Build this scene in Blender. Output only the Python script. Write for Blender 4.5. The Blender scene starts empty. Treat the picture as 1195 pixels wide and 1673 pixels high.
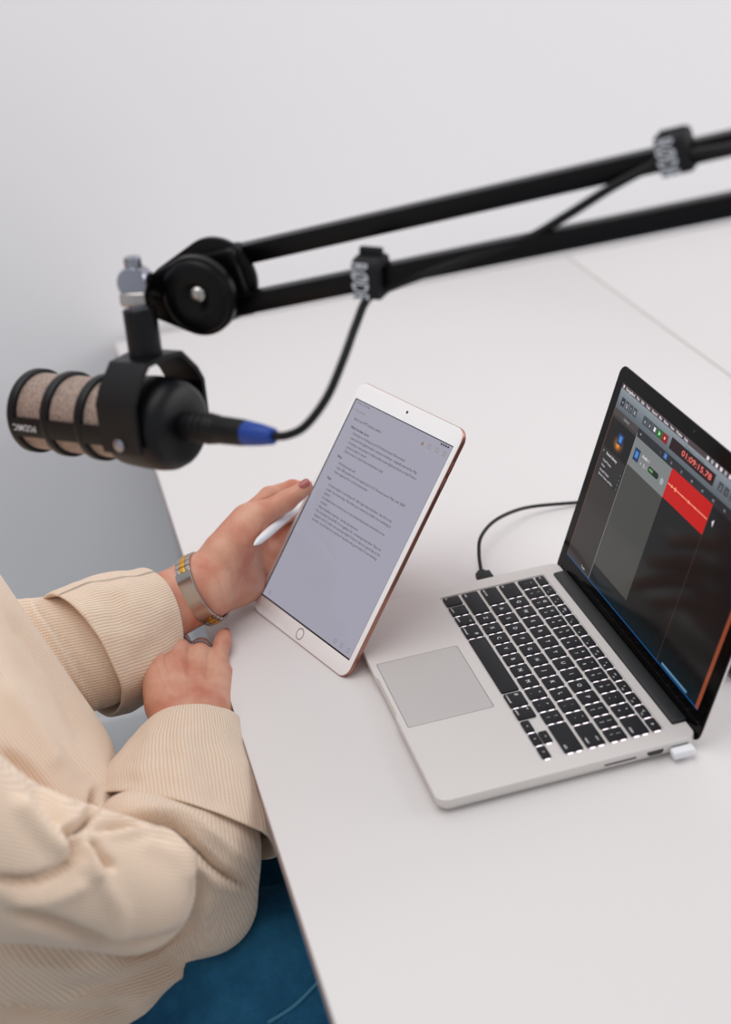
import bpy, bmesh, math, random
import numpy as np
from mathutils import Vector, Matrix, noise
random.seed(4)

# ------------------------------------------------------------------ scene, camera, light
scene = bpy.context.scene
COL = scene.collection
TZ = 0.74                       # height of the desk top
# all lengths below are millimetres measured from the laptop's front left corner on the desk top
CAM = np.array([1220.1, -209.1, 746.2]); FPX = 2440.32; PW, PH = 1195.0, 1673.0
RC = np.array([[0.249689, 0.961913, -0.111261], [0.416724, -0.210459, -0.884335], [-0.874069, 0.174444, -0.453402]])
def W(p): return Vector((p[0] / 1000, p[1] / 1000, p[2] / 1000 + TZ))
cam_d = bpy.data.cameras.new('camera'); cam = bpy.data.objects.new('camera', cam_d); COL.objects.link(cam)
cam_d.sensor_fit = 'VERTICAL'; cam_d.sensor_height = 36; cam_d.lens = 36 * FPX / PH
cam_d.clip_start = 0.05
rt, dn, fw = [Vector(r) for r in RC]
m = Matrix((rt, -dn, -fw)).transposed().to_4x4(); m.translation = W(CAM); cam.matrix_world = m
cam_d.dof.use_dof = True; cam_d.dof.focus_distance = 1.35; cam_d.dof.aperture_fstop = 3.2
scene.camera = cam
scene.view_settings.view_transform = 'Standard'; scene.view_settings.look = 'None'
scene.view_settings.exposure = 0.0; scene.view_settings.gamma = 1.0; scene.view_settings.use_curve_mapping = False
world = bpy.data.worlds.new('sky'); scene.world = world; world.use_nodes = True
bg = world.node_tree.nodes['Background']; bg.inputs[0].default_value = (0.93, 0.95, 1.0, 1); bg.inputs[1].default_value = 0.50
def area(name, loc, target, sx, sy, power, col):
    l = bpy.data.lights.new(name, 'AREA'); l.shape = 'RECTANGLE'; l.size = sx; l.size_y = sy; l.energy = power; l.color = col
    o = bpy.data.objects.new(name, l); COL.objects.link(o); o.location = loc
    o.rotation_euler = (Vector(target) - Vector(loc)).to_track_quat('-Z', 'Y').to_euler(); return o
area('window_light', (0.5, 3.2, 2.1), (-0.1, 0.0, 0.7), 2.8, 2.0, 46, (1.0, 0.985, 0.97))
area('overhead_fill', (0.1, -0.3, 2.9), (0.0, 0.1, 0.7), 1.8, 1.8, 24, (1.0, 0.98, 0.965))  # added soft fill from above, placed to brighten the tablet and keys

# ------------------------------------------------------------------ helpers: points
def ray(x, y): return RC.T @ np.array([(x - PW / 2) / FPX, (y - PH / 2) / FPX, 1.0])
def PX(x, y, X): d = ray(x, y); return CAM + d * (X - CAM[0]) / d[0]
def PZ(x, y, Z): d = ray(x, y); return CAM + d * (Z - CAM[2]) / d[2]
def PD(x, y, D): return CAM + ray(x, y) * D
def depth(p): return float(RC[2] @ (np.asarray(p) - CAM))
def pix(V):
    c = (np.atleast_2d(V) - CAM) @ RC.T
    return np.stack([PW / 2 + FPX * c[:, 0] / c[:, 2], PH / 2 + FPX * c[:, 1] / c[:, 2]], 1)
def unit(v): v = np.asarray(v, float); return v / np.linalg.norm(v)

# ------------------------------------------------------------------ helpers: materials
def lin(c):
    c = [v / 255 for v in c]
    return tuple(v / 12.92 if v <= 0.04045 else ((v + 0.055) / 1.055) ** 2.4 for v in c) + (1,)
MATS = {}
def mat(name, rgb, rough=0.5, metal=0.0, emit=None, es=1.0, spec=0.5, coat=0.0, coat_rough=0.05, bump=None, var=0.0, var_scale=8.0, sheen=0.0, sss=0.0, trans=0.0):
    if name in MATS: return MATS[name]
    M = bpy.data.materials.new(name); M.use_nodes = True; nt = M.node_tree; b = nt.nodes['Principled BSDF']
    c = lin(rgb); b.inputs['Base Color'].default_value = c
    b.inputs['Roughness'].default_value = rough; b.inputs['Metallic'].default_value = metal
    b.inputs['Specular IOR Level'].default_value = spec
    if coat: b.inputs['Coat Weight'].default_value = coat; b.inputs['Coat Roughness'].default_value = coat_rough
    if emit is not None:
        b.inputs['Emission Color'].default_value = lin(emit); b.inputs['Emission Strength'].default_value = es
    if sheen: b.inputs['Sheen Weight'].default_value = sheen; b.inputs['Sheen Roughness'].default_value = 0.5
    if sss:
        b.inputs['Subsurface Weight'].default_value = sss; b.inputs['Subsurface Radius'].default_value = (1.0, 0.35, 0.2)
        b.inputs['Subsurface Scale'].default_value = 0.004
    tc = nt.nodes.new('ShaderNodeTexCoord')
    if var:
        n = nt.nodes.new('ShaderNodeTexNoise'); n.inputs['Scale'].default_value = var_scale; n.inputs['Detail'].default_value = 5
        nt.links.new(tc.outputs['Object'], n.inputs['Vector'])
        mx = nt.nodes.new('ShaderNodeMix'); mx.data_type = 'RGBA'
        mx.inputs[6].default_value = tuple(v * (1 - var) for v in c[:3]) + (1,); mx.inputs[7].default_value = tuple(min(1, v * (1 + var)) for v in c[:3]) + (1,)
        nt.links.new(n.outputs['Fac'], mx.inputs[0]); nt.links.new(mx.outputs[2], b.inputs['Base Color'])
    if bump:
        n = nt.nodes.new('ShaderNodeTexNoise'); n.inputs['Scale'].default_value = bump[0]; n.inputs['Detail'].default_value = 4
        nt.links.new(tc.outputs['Object'], n.inputs['Vector'])
        bp = nt.nodes.new('ShaderNodeBump'); bp.inputs['Strength'].default_value = bump[1]; bp.inputs['Distance'].default_value = bump[2]
        nt.links.new(n.outputs['Fac'], bp.inputs['Height']); nt.links.new(bp.outputs[0], b.inputs['Normal'])
    MATS[name] = M; return M
def emit(name, rgb, es=1.0, rough=0.1):           # a lit pixel of a screen behind glossy glass
    return mat(name, (4, 4, 4), rough=rough, emit=rgb, es=es, spec=0.16)

# ------------------------------------------------------------------ helpers: meshes
def origin(o):
    v = Vector((0, 0, 0))
    while o is not None: v = v + o.location; o = o.parent
    return v
def tag(o, label=None, cat=None, group=None, kind=None):
    if label: o['label'] = label
    if cat: o['category'] = cat
    if group: o['group'] = group
    if kind: o['kind'] = kind
    return o
def empty(name, p, label, cat, group=None, rot=None):
    o = bpy.data.objects.new(name, None); COL.objects.link(o); o.location = W(p); o.empty_display_size = 0.02
    if rot is not None: o.rotation_euler = rot
    return tag(o, label, cat, group)
class MB:
    def __init__(s): s.v = []; s.f = []; s.m = []; s.n = 0
    def add(s, verts, faces, mi=0):
        s.v.extend([tuple(map(float, q)) for q in verts])
        for f in faces: s.f.append(tuple(i + s.n for i in f)); s.m.append(mi)
        s.n += len(verts); return s
    def loops(s, rings, mi=0, cap0=True, cap1=True, close=False):
        k = len(rings[0]); vs = [q for r in rings for q in r]; fs = []
        n = len(rings)
        for a in range(n if close else n - 1):
            b = (a + 1) % n
            for i in range(k):
                j = (i + 1) % k; fs.append((a * k + i, a * k + j, b * k + j, b * k + i))
        if not close:
            if cap0: fs.append(tuple(range(k))[::-1])
            if cap1: fs.append(tuple((n - 1) * k + i for i in range(k)))
        return s.add(vs, fs, mi)
    def tube(s, pts, r, seg=12, mi=0, cap=True):
        pts = [np.asarray(q, float) for q in pts]; rs = r if hasattr(r, '__len__') else [r] * len(pts)
        rings = []; up = None
        for i, q in enumerate(pts):
            t = unit(pts[min(i + 1, len(pts) - 1)] - pts[max(i - 1, 0)])
            if up is None: up = unit(np.cross(t, [0.3, 0.2, 1.0] if abs(t[2]) < 0.9 else [1, 0, 0]))
            up = unit(up - t * (up @ t)); w = np.cross(t, up)
            rings.append([q + rs[i] * (math.cos(2 * math.pi * k / seg) * up + math.sin(2 * math.pi * k / seg) * w) for k in range(seg)])
        return s.loops(rings, mi, cap, cap)
    def box(s, c, ax, ay, az, hx, hy, hz, bev=0.0, mi=0):     # a box with chamfered edges in any frame
        c, ax, ay, az = [np.asarray(q, float) for q in (c, ax, ay, az)]
        if bev <= 0:
            vs = [c + ax * hx * i + ay * hy * j + az * hz * k for k in (-1, 1) for j in (-1, 1) for i in (-1, 1)]
            return s.add(vs, [(0, 2, 3, 1), (4, 5, 7, 6), (0, 1, 5, 4), (2, 6, 7, 3), (0, 4, 6, 2), (1, 3, 7, 5)], mi)
        def lp(d, z, b2):
            return [c + ax * x + ay * y + az * z for x, y in rrect(-hx + d, -hy + d, hx - d, hy - d, b2, 3)]
        return s.loops([lp(bev, -hz, bev), lp(bev * .3, -hz + bev * .3, bev), lp(0, -hz + bev, bev), lp(0, hz - bev, bev), lp(bev * .3, hz - bev * .3, bev), lp(bev, hz, bev)], mi)
    def build(s, name, mats, parent=None, smooth=True, local=False, kind=None, sub=0, auto=35):
        me = bpy.data.meshes.new(name)
        if local: vs = [(x / 1000, y / 1000, z / 1000) for x, y, z in s.v]
        else:
            o0 = origin(parent); vs = [(x / 1000 - o0.x, y / 1000 - o0.y, z / 1000 + TZ - o0.z) for x, y, z in s.v]
        me.from_pydata(vs, [], s.f)
        for M in (mats if isinstance(mats, (list, tuple)) else [mats]): me.materials.append(M)
        me.polygons.foreach_set('material_index', s.m); me.update()
        bm = bmesh.new(); bm.from_mesh(me); bmesh.ops.recalc_face_normals(bm, faces=bm.faces)
        if smooth:
            for f in bm.faces: f.smooth = True
            for e in bm.edges:
                if len(e.link_faces) == 2 and e.calc_face_angle(0) > math.radians(auto): e.smooth = False
        bm.to_mesh(me); bm.free()
        o = bpy.data.objects.new(name, me); COL.objects.link(o); o.parent = parent
        if sub:
            md = o.modifiers.new('sub', 'SUBSURF'); md.levels = sub; md.render_levels = sub
        if kind: o['kind'] = kind
        return o
def top_from(o, p):            # put a single-mesh thing's origin at p
    v = W(p) - o.location; o.data.transform(Matrix.Translation(-v)); o.location = o.location + v; return o
def rrect(x0, y0, x1, y1, r, n=5):
    out = []
    for cx, cy, a0 in ((x1 - r, y0 + r, -90), (x1 - r, y1 - r, 0), (x0 + r, y1 - r, 90), (x0 + r, y0 + r, 180)):
        for i in range(n + 1):
            a = math.radians(a0 + 90 * i / n); out.append((cx + r * math.cos(a), cy + r * math.sin(a)))
    return out
_tc = {}
def text2d(s, bold=False):     # unit size text as (verts, faces, width)
    if (s, bold) in _tc: return _tc[(s, bold)]
    cu = bpy.data.curves.new('t', 'FONT'); cu.body = s; cu.size = 1; cu.resolution_u = 2
    if bold: cu.offset = 0.018
    o = bpy.data.objects.new('t', cu); COL.objects.link(o)
    bpy.context.view_layer.update()
    dg = bpy.context.evaluated_depsgraph_get(); me = bpy.data.meshes.new_from_object(o.evaluated_get(dg))
    vs = [(v.co.x, v.co.y) for v in me.vertices]; fs = [tuple(p.vertices) for p in me.polygons]
    bpy.data.objects.remove(o); bpy.data.curves.remove(cu); bpy.data.meshes.remove(me)
    xs = [v[0] for v in vs] or [0]
    _tc[(s, bold)] = (vs, fs, max(xs)); return _tc[(s, bold)]
def put_text(mb, s, x, y, size, fn, mi=0, width=None, center=False, bold=False):
    vs, fs, w = text2d(s, bold)
    if not vs: return
    sx = size if width is None else width / w
    ox = x - (w * sx / 2 if center else 0)
    mb.add([fn(ox + a * sx, y + b * size) for a, b in vs], fs, mi)
def spline(pts, n=12):
    P = [np.asarray(q, float) for q in pts]; P = [2 * P[0] - P[1]] + P + [2 * P[-1] - P[-2]]; out = []
    for i in range(1, len(P) - 2):
        for k in range(n):
            t = k / n; a, b, c, d = P[i - 1:i + 3]
            out.append(0.5 * (2 * b + (c - a) * t + (2 * a - 5 * b + 4 * c - d) * t * t + (3 * b - a - 3 * c + d) * t ** 3))
    return out + [P[-2]]

# ------------------------------------------------------------------ materials
M_wall = mat('wall_paint', (241, 240, 242), 0.8, bump=(180, 0.05, 0.001))
M_floor = mat('floor_vinyl', (176, 184, 188), 0.55, var=0.06, var_scale=6)
M_desk = mat('desk_laminate', (225, 221, 220), 0.38, spec=0.35, bump=(900, 0.03, 0.0005))
M_edge = mat('desk_edge_shaded', (178, 164, 160), 0.5)  # white laminate edge with its brownish shadow put into the colour
M_alu = mat('brushed_aluminium', (222, 217, 214), 0.42, 0.2, bump=(2500, 0.05, 0.0004))
M_alu_pad = mat('trackpad_glass', (200, 196, 194), 0.36, 0.2)
M_dark = mat('dark_gap', (60, 56, 56), 0.6)
M_key = mat('key_plastic', (24, 25, 30), 0.5, spec=0.25)
M_legend = mat('key_legend', (225, 225, 228), 0.5, emit=(225, 222, 228), es=0.35)
M_glow = mat('key_backlight', (255, 255, 255), 0.5, emit=(255, 236, 252), es=1.15)
M_black = mat('black_glass', (5, 4, 4), 0.1, spec=.1)
M_hinge = mat('hinge_plastic', (20, 22, 24), 0.45)
M_blackpl = mat('black_plastic', (10, 11, 15), 0.42, spec=.3)
M_blackmt = mat('black_painted_steel', (4, 4, 6), 0.36, spec=0.22)
M_rubber = mat('black_rubber', (9, 10, 13), 0.5, spec=.3)
M_rose = mat('rose_gold', (186, 134, 120), 0.3, 0.85)
M_white = mat('white_glass', (248, 247, 248), 0.12, spec=0.5)
M_pencil = mat('white_plastic', (240, 241, 245), 0.2, coat=0.4)
M_chrome = mat('chrome', (158, 160, 170), 0.14, 1.0)
M_steel = mat('brushed_steel', (182, 178, 174), 0.2, 1.0)
M_gold = mat('yellow_gold', (236, 182, 78), 0.26, 1.0)
M_blue = mat('blue_rubber', (12, 62, 150), 0.45)
M_letter = mat('white_print', (215, 218, 226), 0.6)
M_grille = None

# ------------------------------------------------------------------ the setting
def plane(name, a, b, c, d, M, n=1):
    mb = MB(); mb.add([a, b, c, d], [(0, 1, 2, 3)]); o = mb.build(name, M, kind='structure', smooth=False); return o
XW = -945
plane('floor', (XW - 60, -2600, -740), (3200, -2600, -740), (3200, 3600, -740), (XW - 60, 3600, -740), M_floor)
mb = MB(); mb.box((XW - 50, 500, 560), (1, 0, 0), (0, 1, 0), (0, 0, 1), 50, 3100, 1300); mb.build('wall_back', M_wall, kind='structure', smooth=False)
mb = MB(); mb.box((1100, -2650, 560), (1, 0, 0), (0, 1, 0), (0, 0, 1), 2100, 50, 1300); mb.build('wall_left', M_wall, kind='structure', smooth=False)
mb = MB(); mb.box((XW + 7, 500, -695), (1, 0, 0), (0, 1, 0), (0, 0, 1), 7, 3100, 45, 2); mb.build('baseboard_back', mat('skirting', (225, 225, 226), 0.5), kind='structure')

# ------------------------------------------------------------------ desks
def desk(y0, y1, label):
    x0, x1 = -929, 905; d = empty('desk', ((x0 + x1) / 2, (y0 + y1) / 2, -740), label, 'desk', None)
    mb = MB(); c = ((x0 + x1) / 2, (y0 + y1) / 2, -12.5)
    mb.box(c, (1, 0, 0), (0, 1, 0), (0, 0, 1), (x1 - x0) / 2, (y1 - y0) / 2, 12.5, 1.0)
    o = mb.build('tabletop', [M_desk, M_edge], d)
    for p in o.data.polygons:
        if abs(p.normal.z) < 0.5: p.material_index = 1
    for x in (x0 + 50, x1 - 50):
        for y in (y0 + 50, y1 - 50):
            mb = MB(); mb.box((x, y, -382), (1, 0, 0), (0, 1, 0), (0, 0, 1), 22, 22, 357, 2); mb.build('leg', mat('leg_steel', (205, 205, 208), 0.4), d)
    for y in (y0 + 50, y1 - 50):
        mb = MB(); mb.box((c[0], y, -45), (1, 0, 0), (0, 1, 0), (0, 0, 1), (x1 - x0) / 2 - 75, 12, 19, 2); mb.build('rail', MATS['leg_steel'], d)
desk(-127.5, 590.5, 'white desk the laptop and tablet stand on')
desk(591.6, 1309, 'second white desk pushed against the far side, beyond the thin seam')

# ------------------------------------------------------------------ laptop
P = 19.05; ZT = 14.0; KX = (314 - 14.5 * P) / 2; KY = 102.2
lap = empty('laptop', (157, 110, 0), 'open silver laptop with black keys and a red track on its screen', 'laptop')
def base_loop(z, d, scoop):
    pts = rrect(d, d, 314 - d, 219 - d, max(2, 10 - d * .6), 6)
    # front edge runs from last point to first: add the finger scoop
    out = pts + [(124, d), (128, d + scoop), (186, d + scoop), (190, d)]
    return [(x, y, z) for x, y in out]
mb = MB()
rings = [base_loop(1.2, 7, 0), base_loop(3.2, 2.6, 0), base_loop(6, .7, .6), base_loop(9, 0, 1.6), base_loop(13.2, 0, 1.8), base_loop(13.8, .25, 1.8), base_loop(14.0, .8, 1.8)]
mb.loops(rings, 0, True, False)
wx0, wx1, wy0, wy1 = KX - 1.6, KX + 14.5 * P + 1.6 - 0.0, KY - 9.8, KY + 4 * P + 14.5 + 5.8
bm = bmesh.new()
outer = [bm.verts.new(q) for q in rings[-1]]
inner = [bm.verts.new((x, y, ZT)) for x, y in rrect(wx0, wy0, wx1, wy1, 2.2, 3)]
es = []
for L in (outer, inner):
    for i in range(len(L)): es.append(bm.edges.new((L[i], L[(i + 1) % len(L)])))
bmesh.ops.triangle_fill(bm, use_beauty=True, use_dissolve=False, edges=es)
bm.verts.index_update(); mb.add([v.co[:] for v in bm.verts], [tuple(v.index for v in f.verts) for f in bm.faces]); bm.free()
mb.loops([[(x, y, ZT) for x, y in rrect(wx0, wy0, wx1, wy1, 2.2, 3)], [(x, y, ZT - 1.0) for x, y in rrect(wx0, wy0, wx1, wy1, 2.2, 3)]], 0, False, True)
mb.build('base', M_alu, lap)
mb = MB(); mb.loops([[(x, y, ZT + .02) for x, y in rrect(104.4, 5.8, 209.6, 82.2, 2, 4)], [(x, y, ZT + .03) for x, y in rrect(104.5, 5.9, 209.5, 82.1, 2, 4)]], 0)
mb.loops([[(x, y, ZT + .03) for x, y in rrect(104.8, 6.2, 209.2, 81.8, 2, 4)], [(x, y, ZT + .08) for x, y in rrect(104.9, 6.3, 209.1, 81.7, 2, 4)]], 1)
mb.build('trackpad', [M_dark, M_alu_pad], lap, smooth=False)
mb = MB(); mb.box((157, 213.5, 11.2), (1, 0, 0), (0, 1, 0), (0, 0, 1), 135, 6.8, 5.2, 1.6); mb.build('hinge', M_hinge, lap)
for x in (25, 289):
    for y in (20, 195):
        mb = MB(); mb.tube([(x, y, 0), (x, y, 2.4)], 6, 16); mb.build('foot', M_rubber, lap)
# ports on the right side
mb = MB(); mb.box((314.05, 152, 8.6), (0, 1, 0), (0, 0, 1), (1, 0, 0), 13.5, .65, .5, .3); mb.build('card_slot', M_dark, lap)
mb = MB(); yz = [(-7, 2.1), (7, 2.1), (7, -.2), (5, -2.2), (-5, -2.2), (-7, -.2)]
mb.loops([[(313.6, 182 + y, 8.6 + z) for y, z in yz], [(314.12, 182 + y, 8.6 + z) for y, z in yz]]); mb.build('port', M_dark, lap, smooth=False)
# keys
def key(cx, cy, w, d, legs, both=True, glow=2):
    k = MB(); hw, hd = w / 2, d / 2
    lp = lambda ins, z: [(x, y, z) for x, y in rrect(cx - hw + ins, cy - hd + ins, cx + hw - ins, cy + hd - ins, 1.5, 3)]
    k.loops([lp(.25, ZT - .9), lp(0, ZT - .5), lp(0, ZT + .25), lp(.12, ZT + .5), lp(.45, ZT + .6)], 0)
    for s, x, y, size, cen in legs:
        put_text(k, s, cx + x, cy + y, size, lambda a, b: (a, b, ZT + .64), 1, center=cen)
    if glow:
        n = 2 if d > 10 else 1
        for i in range(n):
            yy = cy + (i - (n - 1) / 2) * d * .47
            k.box((cx + hw + .85, yy, ZT - .65), (1, 0, 0), (0, 1, 0), (0, 0, 1), .62, d * (.135 if n == 2 else .28), .22, .2, 2)
    k.build('key', [M_key, M_legend, M_glow], lap)
ROW = [
 ('`1234567890-=', 4, 0.0, 1), ('QWERTYUIOP[]\\', 3, 1.5, 1), ('ASDFGHJKL;\'', 2, 1.75, 1), ('ZXCVBNM,./', 1, 2.25, 1)]
UP = dict(zip("`1234567890-=[]\\;',./", "~!@#$%^&*()_+{}|:\"<>?"))
for s, r, off, _ in ROW:
    for i, ch in enumerate(s):
        cx = KX + (off + i + .5) * P; cy = KY + r * P
        if ch in UP: L = [(UP[ch], 0, 2.2, 4.0, True), (ch, 0, -4.4, 4.0, True)]
        else: L = [(ch, 0, -2.0, 5.6, True)]
        key(cx, cy, 16, 16, L)
def wide(u0, u1, r, legs, glow=2): key(KX + (u0 + u1) / 2 * P, KY + r * P, (u1 - u0) * P - 3.05, 16, legs, glow=glow)
wide(13, 14.5, 4, [('delete', 1.5, -5.8, 3.2, False)]); wide(0, 1.5, 3, [('tab', -11.2, -5.8, 3.2, False)])
wide(0, 1.75, 2, [('caps lock', -13.5, -5.8, 3.2, False), ('.', -12.5, 4.5, 4, False)]); wide(12.75, 14.5, 2, [('return', 3, -5.8, 3.2, False), ('enter', 4, 3.2, 2.8, False)])
wide(0, 2.25, 1, [('shift', -18, -5.8, 3.2, False)]); wide(12.25, 14.5, 1, [('shift', 10, -5.8, 3.2, False)])
wide(0, 1, 0, [('fn', -6.5, -5.8, 3.2, False)], 0); wide(1, 2, 0, [('control', -6.8, -6.3, 3.1, False)]); wide(2, 3, 0, [('option', -6.5, -6.3, 3.1, False), ('alt', 2, 3.8, 2.6, False)])
wide(3, 4.25, 0, [('command', -8.5, -6.3, 3.1, False), ('#', 4, 1.5, 5, False)]); wide(4.25, 9.25, 0, [], 0)
wide(9.25, 10.5, 0, [('command', -8.5, -6.3, 3.1, False), ('#', -8, 1.5, 5, False)]); wide(10.5, 11.5, 0, [('option', -6.5, -6.3, 3.1, False), ('alt', -6, 3.8, 2.6, False)], 0)
def tri(a):                     # arrow key legend drawn in geometry
    return a
for u, yo, ch in ((12, -4.25, '<'), (13, -4.25, 'v'), (13, 4.25, '^'), (14, -4.25, '>')):
    key(KX + u * P, KY + yo, 16, 7.7, [(ch, 0, -1.3, 3.6, True)])
FN = ['esc', 'F1', 'F2', 'F3', 'F4', 'F5', 'F6', 'F7', 'F8', 'F9', 'F10', 'F11', 'F12', 'O']
for i, s in enumerate(FN):
    w = 14.5 / 14 * P
    L = [('esc', -7, -1, 3.2, False)] if i == 0 else ([('o', 0, -1.4, 4.5, True)] if i == 13 else [(s, 3.5, -3.3, 2.3, True), (['*', '*', 'HH', '::', ':', ':', '<<', '>', '>>', '<', '<', '<)'][i - 1], 0, -.6, 3.4, True)])
    key(KX + (i + .5) * w, KY + 4 * P + 14.46, w - 3.2, 8.6, L)
# lid
LA = 1.20; HY, HZ = 218.7, 11.3; ca, sa = math.cos(LA), math.sin(LA)
def LID(s, t, w=0.0): return (s, HY + t * ca - w * sa, HZ + t * sa + w * ca)
mb = MB(); lid_loop = lambda d, w: [LID(x, y, w) for x, y in rrect(d, -5 + d, 314 - d, 211.5 - d, 9 - d * .5, 6)]
mb.loops([lid_loop(4, -5.6), lid_loop(1.5, -5.0), lid_loop(.3, -3.6), lid_loop(0, -2.2), lid_loop(0, -1.2)], 0)
lid = mb.build('lid', M_alu, lap)
mb = MB(); mb.loops([lid_loop(0, -2.0), lid_loop(0, -.5), lid_loop(.5, 0)], 0); bez = mb.build('bezel', M_black, lid, auto=20)
mb = MB(); mb.tube([LID(157, 205.5, .0), LID(157, 205.5, .06)], 1.2, 12); mb.build('webcam', mat('lens_green', (10, 40, 34), 0.15), bez)
# the picture on the display, in display millimetres
DT = 18.3
def DSP(h): return lambda s, t: LID(13.75 + s, DT + t, .04 + h)
dm, dn_ = [], {}
scr = MB()
def col(name, rgb, es=1.0):
    if name not in dn_: dn_[name] = len(dm); dm.append(emit('screen_' + name, rgb, es))
    return dn_[name]
def quad(pts, c, h):
    f = DSP(h); scr.add([f(*q) for q in pts], [tuple(range(len(pts)))], c)
def rect(x0, y0, x1, y1, c, h): quad([(x0, y0), (x1, y0), (x1, y1), (x0, y1)], c, h)
def stext(s, x, y, size, c, h=.16, width=None, bold=False, center=False):
    put_text(scr, s, x, y, size, DSP(h), c, width, center, bold)
c_bg = col('track_dark', (20, 20, 21)); rect(0, 0, 286.5, 179, c_bg, 0)
rect(0, 174, 286.5, 179, col('menu', (74, 62, 66)), .04)
for i in range(12):             # grey tool bar, paler towards its top
    rect(0, 155 + i * 1.62, 286.5, 155 + (i + 1) * 1.62, col('bar%d' % i, (88 + 4 * i, 96 + 4 * i, 104 + 4 * i)), .04)
cw = col('white', (226, 218, 224)); cg = col('pale', (160, 166, 172))
stext('GarageBand', 9, 175.2, 3.8, cw, bold=True, width=20)
x = 33
for wd, ww in (('File', 6), ('Edit', 6.5), ('Track', 8.5), ('Record', 11), ('Mix', 5.5), ('Share', 9), ('View', 7.5), ('Window', 12), ('Help', 7)):
    stext(wd, x, 175.2, 3.7, cw, bold=True, width=ww); x += ww + 4.2
quad([(4 + 1.5 * math.cos(a), 176.6 + 1.7 * math.sin(a)) for a in np.linspace(0, 6.28, 13)[:-1]], cw, .1)
for i in range(9): rect(175 + i * 8, 175, 179 + i * 8, 178.2, [cw, cg, cw][i % 3], .1)
cd = col('button', (66, 72, 78)); cdd = col('button_dark', (38, 42, 48))
for i in range(4):
    rect(7.5 + i * 9, 159.5, 15 + i * 9, 167.5, cdd if i == 0 else cd, .08); stext('=Q!X'[i], 11.2 + i * 9, 161.5, 5, cw, center=True)
for i, ch in enumerate(('«', '»', '■')):
    rect(56 + i * 10, 160, 65.6 + i * 10, 168, cd, .08); stext(ch, 61 + i * 10, 162, 5.4, cw, center=True)
rect(86, 160, 96.5, 168, col('green', (34, 92, 42)), .08); quad([(89.5, 161.8), (93.5, 164), (89.5, 166.2)], col('lime', (170, 240, 170)), .12)
rect(96.5, 160, 108, 168, col('dark_red', (128, 28, 26)), .08); quad([(102 + 1.4 * math.cos(a), 164 + 1.4 * math.sin(a)) for a in np.linspace(0, 6.28, 11)[:-1]], col('pink', (250, 180, 170)), .12)
rect(113.5, 159.5, 197, 170, col('lcd', (34, 14, 16)), .08)
stext('01:09:15.78', 136, 162.4, 7.2, col('lcd_red', (236, 106, 100)), width=56, bold=True)
for i in range(4): rect(205 + i * 10, 160.5, 213 + i * 10, 168, cd, .08); stext('2?%n'[i], 209 + i * 10, 162, 5, cg, center=True)
stext('Project 1 - Tracks', 138, 170.6, 3.0, cd, width=36)
# library column
rect(0, 0, 54, 155, col('library', (52, 47, 46)), .04); rect(0, 148.5, 54, 155, col('lib_head', (66, 62, 62)), .06); stext('Library', 29, 150, 4.2, cg, center=True)
rect(0, 116.5, 54, 146, col('amp_black', (15, 12, 12)), .06)
for i in range(7):              # warm glow of the amplifier picture
    k = i / 6; a0 = [(27.5 + (13 - 11 * k) * math.cos(a), 127.5 + (8.5 - 5.5 * k) * math.sin(a)) for a in np.linspace(0, 6.28, 21)[:-1]]
    quad(a0, col('glow%d' % i, (int(30 + 200 * k ** 1.3), int(20 + 125 * k ** 1.4), int(14 + 30 * k ** 2))), .07 + .004 * i)
rect(23, 127.5, 35, 138, col('amp_blue', (26, 48, 96)), .12); rect(26, 130, 32, 136, col('amp_sky', (66, 130, 196)), .14)
rect(0, 88, 54, 116.5, col('lib_list', (40, 38, 38)), .06)
stext('Sound Library', 12, 111.5, 3.6, cw, width=24, bold=True); stext('⌕', 4, 111.5, 3.6, cw)
for s, y, w_ in (('Vocal Presets', 104, 19), ('Voice', 99.2, 8), ('Acoustic Guitar', 94.4, 21), ('Electric Guitar and Bass', 90.2, 32)):
    stext(s, 9 if w_ < 30 else 9, y, 3.2, cw, width=w_); stext('>', 49, y, 3, cg)
# track column
rect(54.6, 0, 130, 119.5, col('column', (66, 66, 63)), .04); rect(54, 0, 54.6, 150, col('line', (150, 150, 150)), .09)
rect(54.6, 147, 286.5, 155, col('ruler', (36, 38, 42)), .06); stext('+', 61, 149.5, 5, cw, center=True)
rect(110, 149, 116, 154, col('badge', (52, 104, 172)), .1); stext('Y', 113, 150, 3.4, cw, center=True); stext('/', 103, 149.6, 4, cg)
for i in range(9): stext(str(16 * i + 16), 124 + i * 20, 149.4, 3.4, cg)
rect(54.6, 119.5, 130, 147, col('track_row', (120, 124, 124)), .06)
rect(60, 127, 71, 138.5, col('amp_blue', (26, 48, 96)), .1); rect(62.5, 130, 68.5, 136, col('amp_sky', (66, 130, 196)), .12)
stext('Audio 1', 76, 135, 4.2, cw, width=14, bold=True)
for i in range(3): stext('xQi'[i], 76 + i * 6, 128.2, 4.2, cw)
quad(rrect(92, 128.4, 113, 133.6, 2.4, 3), col('pill', (18, 34, 22)), .1); quad(rrect(94, 129.9, 102, 132.2, 1, 3), col('level', (96, 150, 90)), .12)
quad([(120.5 + 3.2 * math.cos(a), 130.5 + 3.2 * math.sin(a)) for a in np.linspace(0, 6.28, 17)[:-1]], cg, .1)
cr = col('red', (188, 14, 8)); rect(130, 120, 207, 147.6, cr, .08)
rect(131, 133.4, 206, 134.4, col('wave', (244, 150, 120)), .12)
for q, r_ in ((135, .8), (139, 1.6), (146, 2.4), (160, 1.1), (172, 1.7), (184, 1.0)): quad([(q - 2, 133.9), (q, 133.9 - r_), (q + 2, 133.9), (q, 133.9 + r_)], MATS and dn_['wave'], .13)
rect(207, 0, 207.5, 152, col('playhead', (84, 62, 50)), .09)
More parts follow.
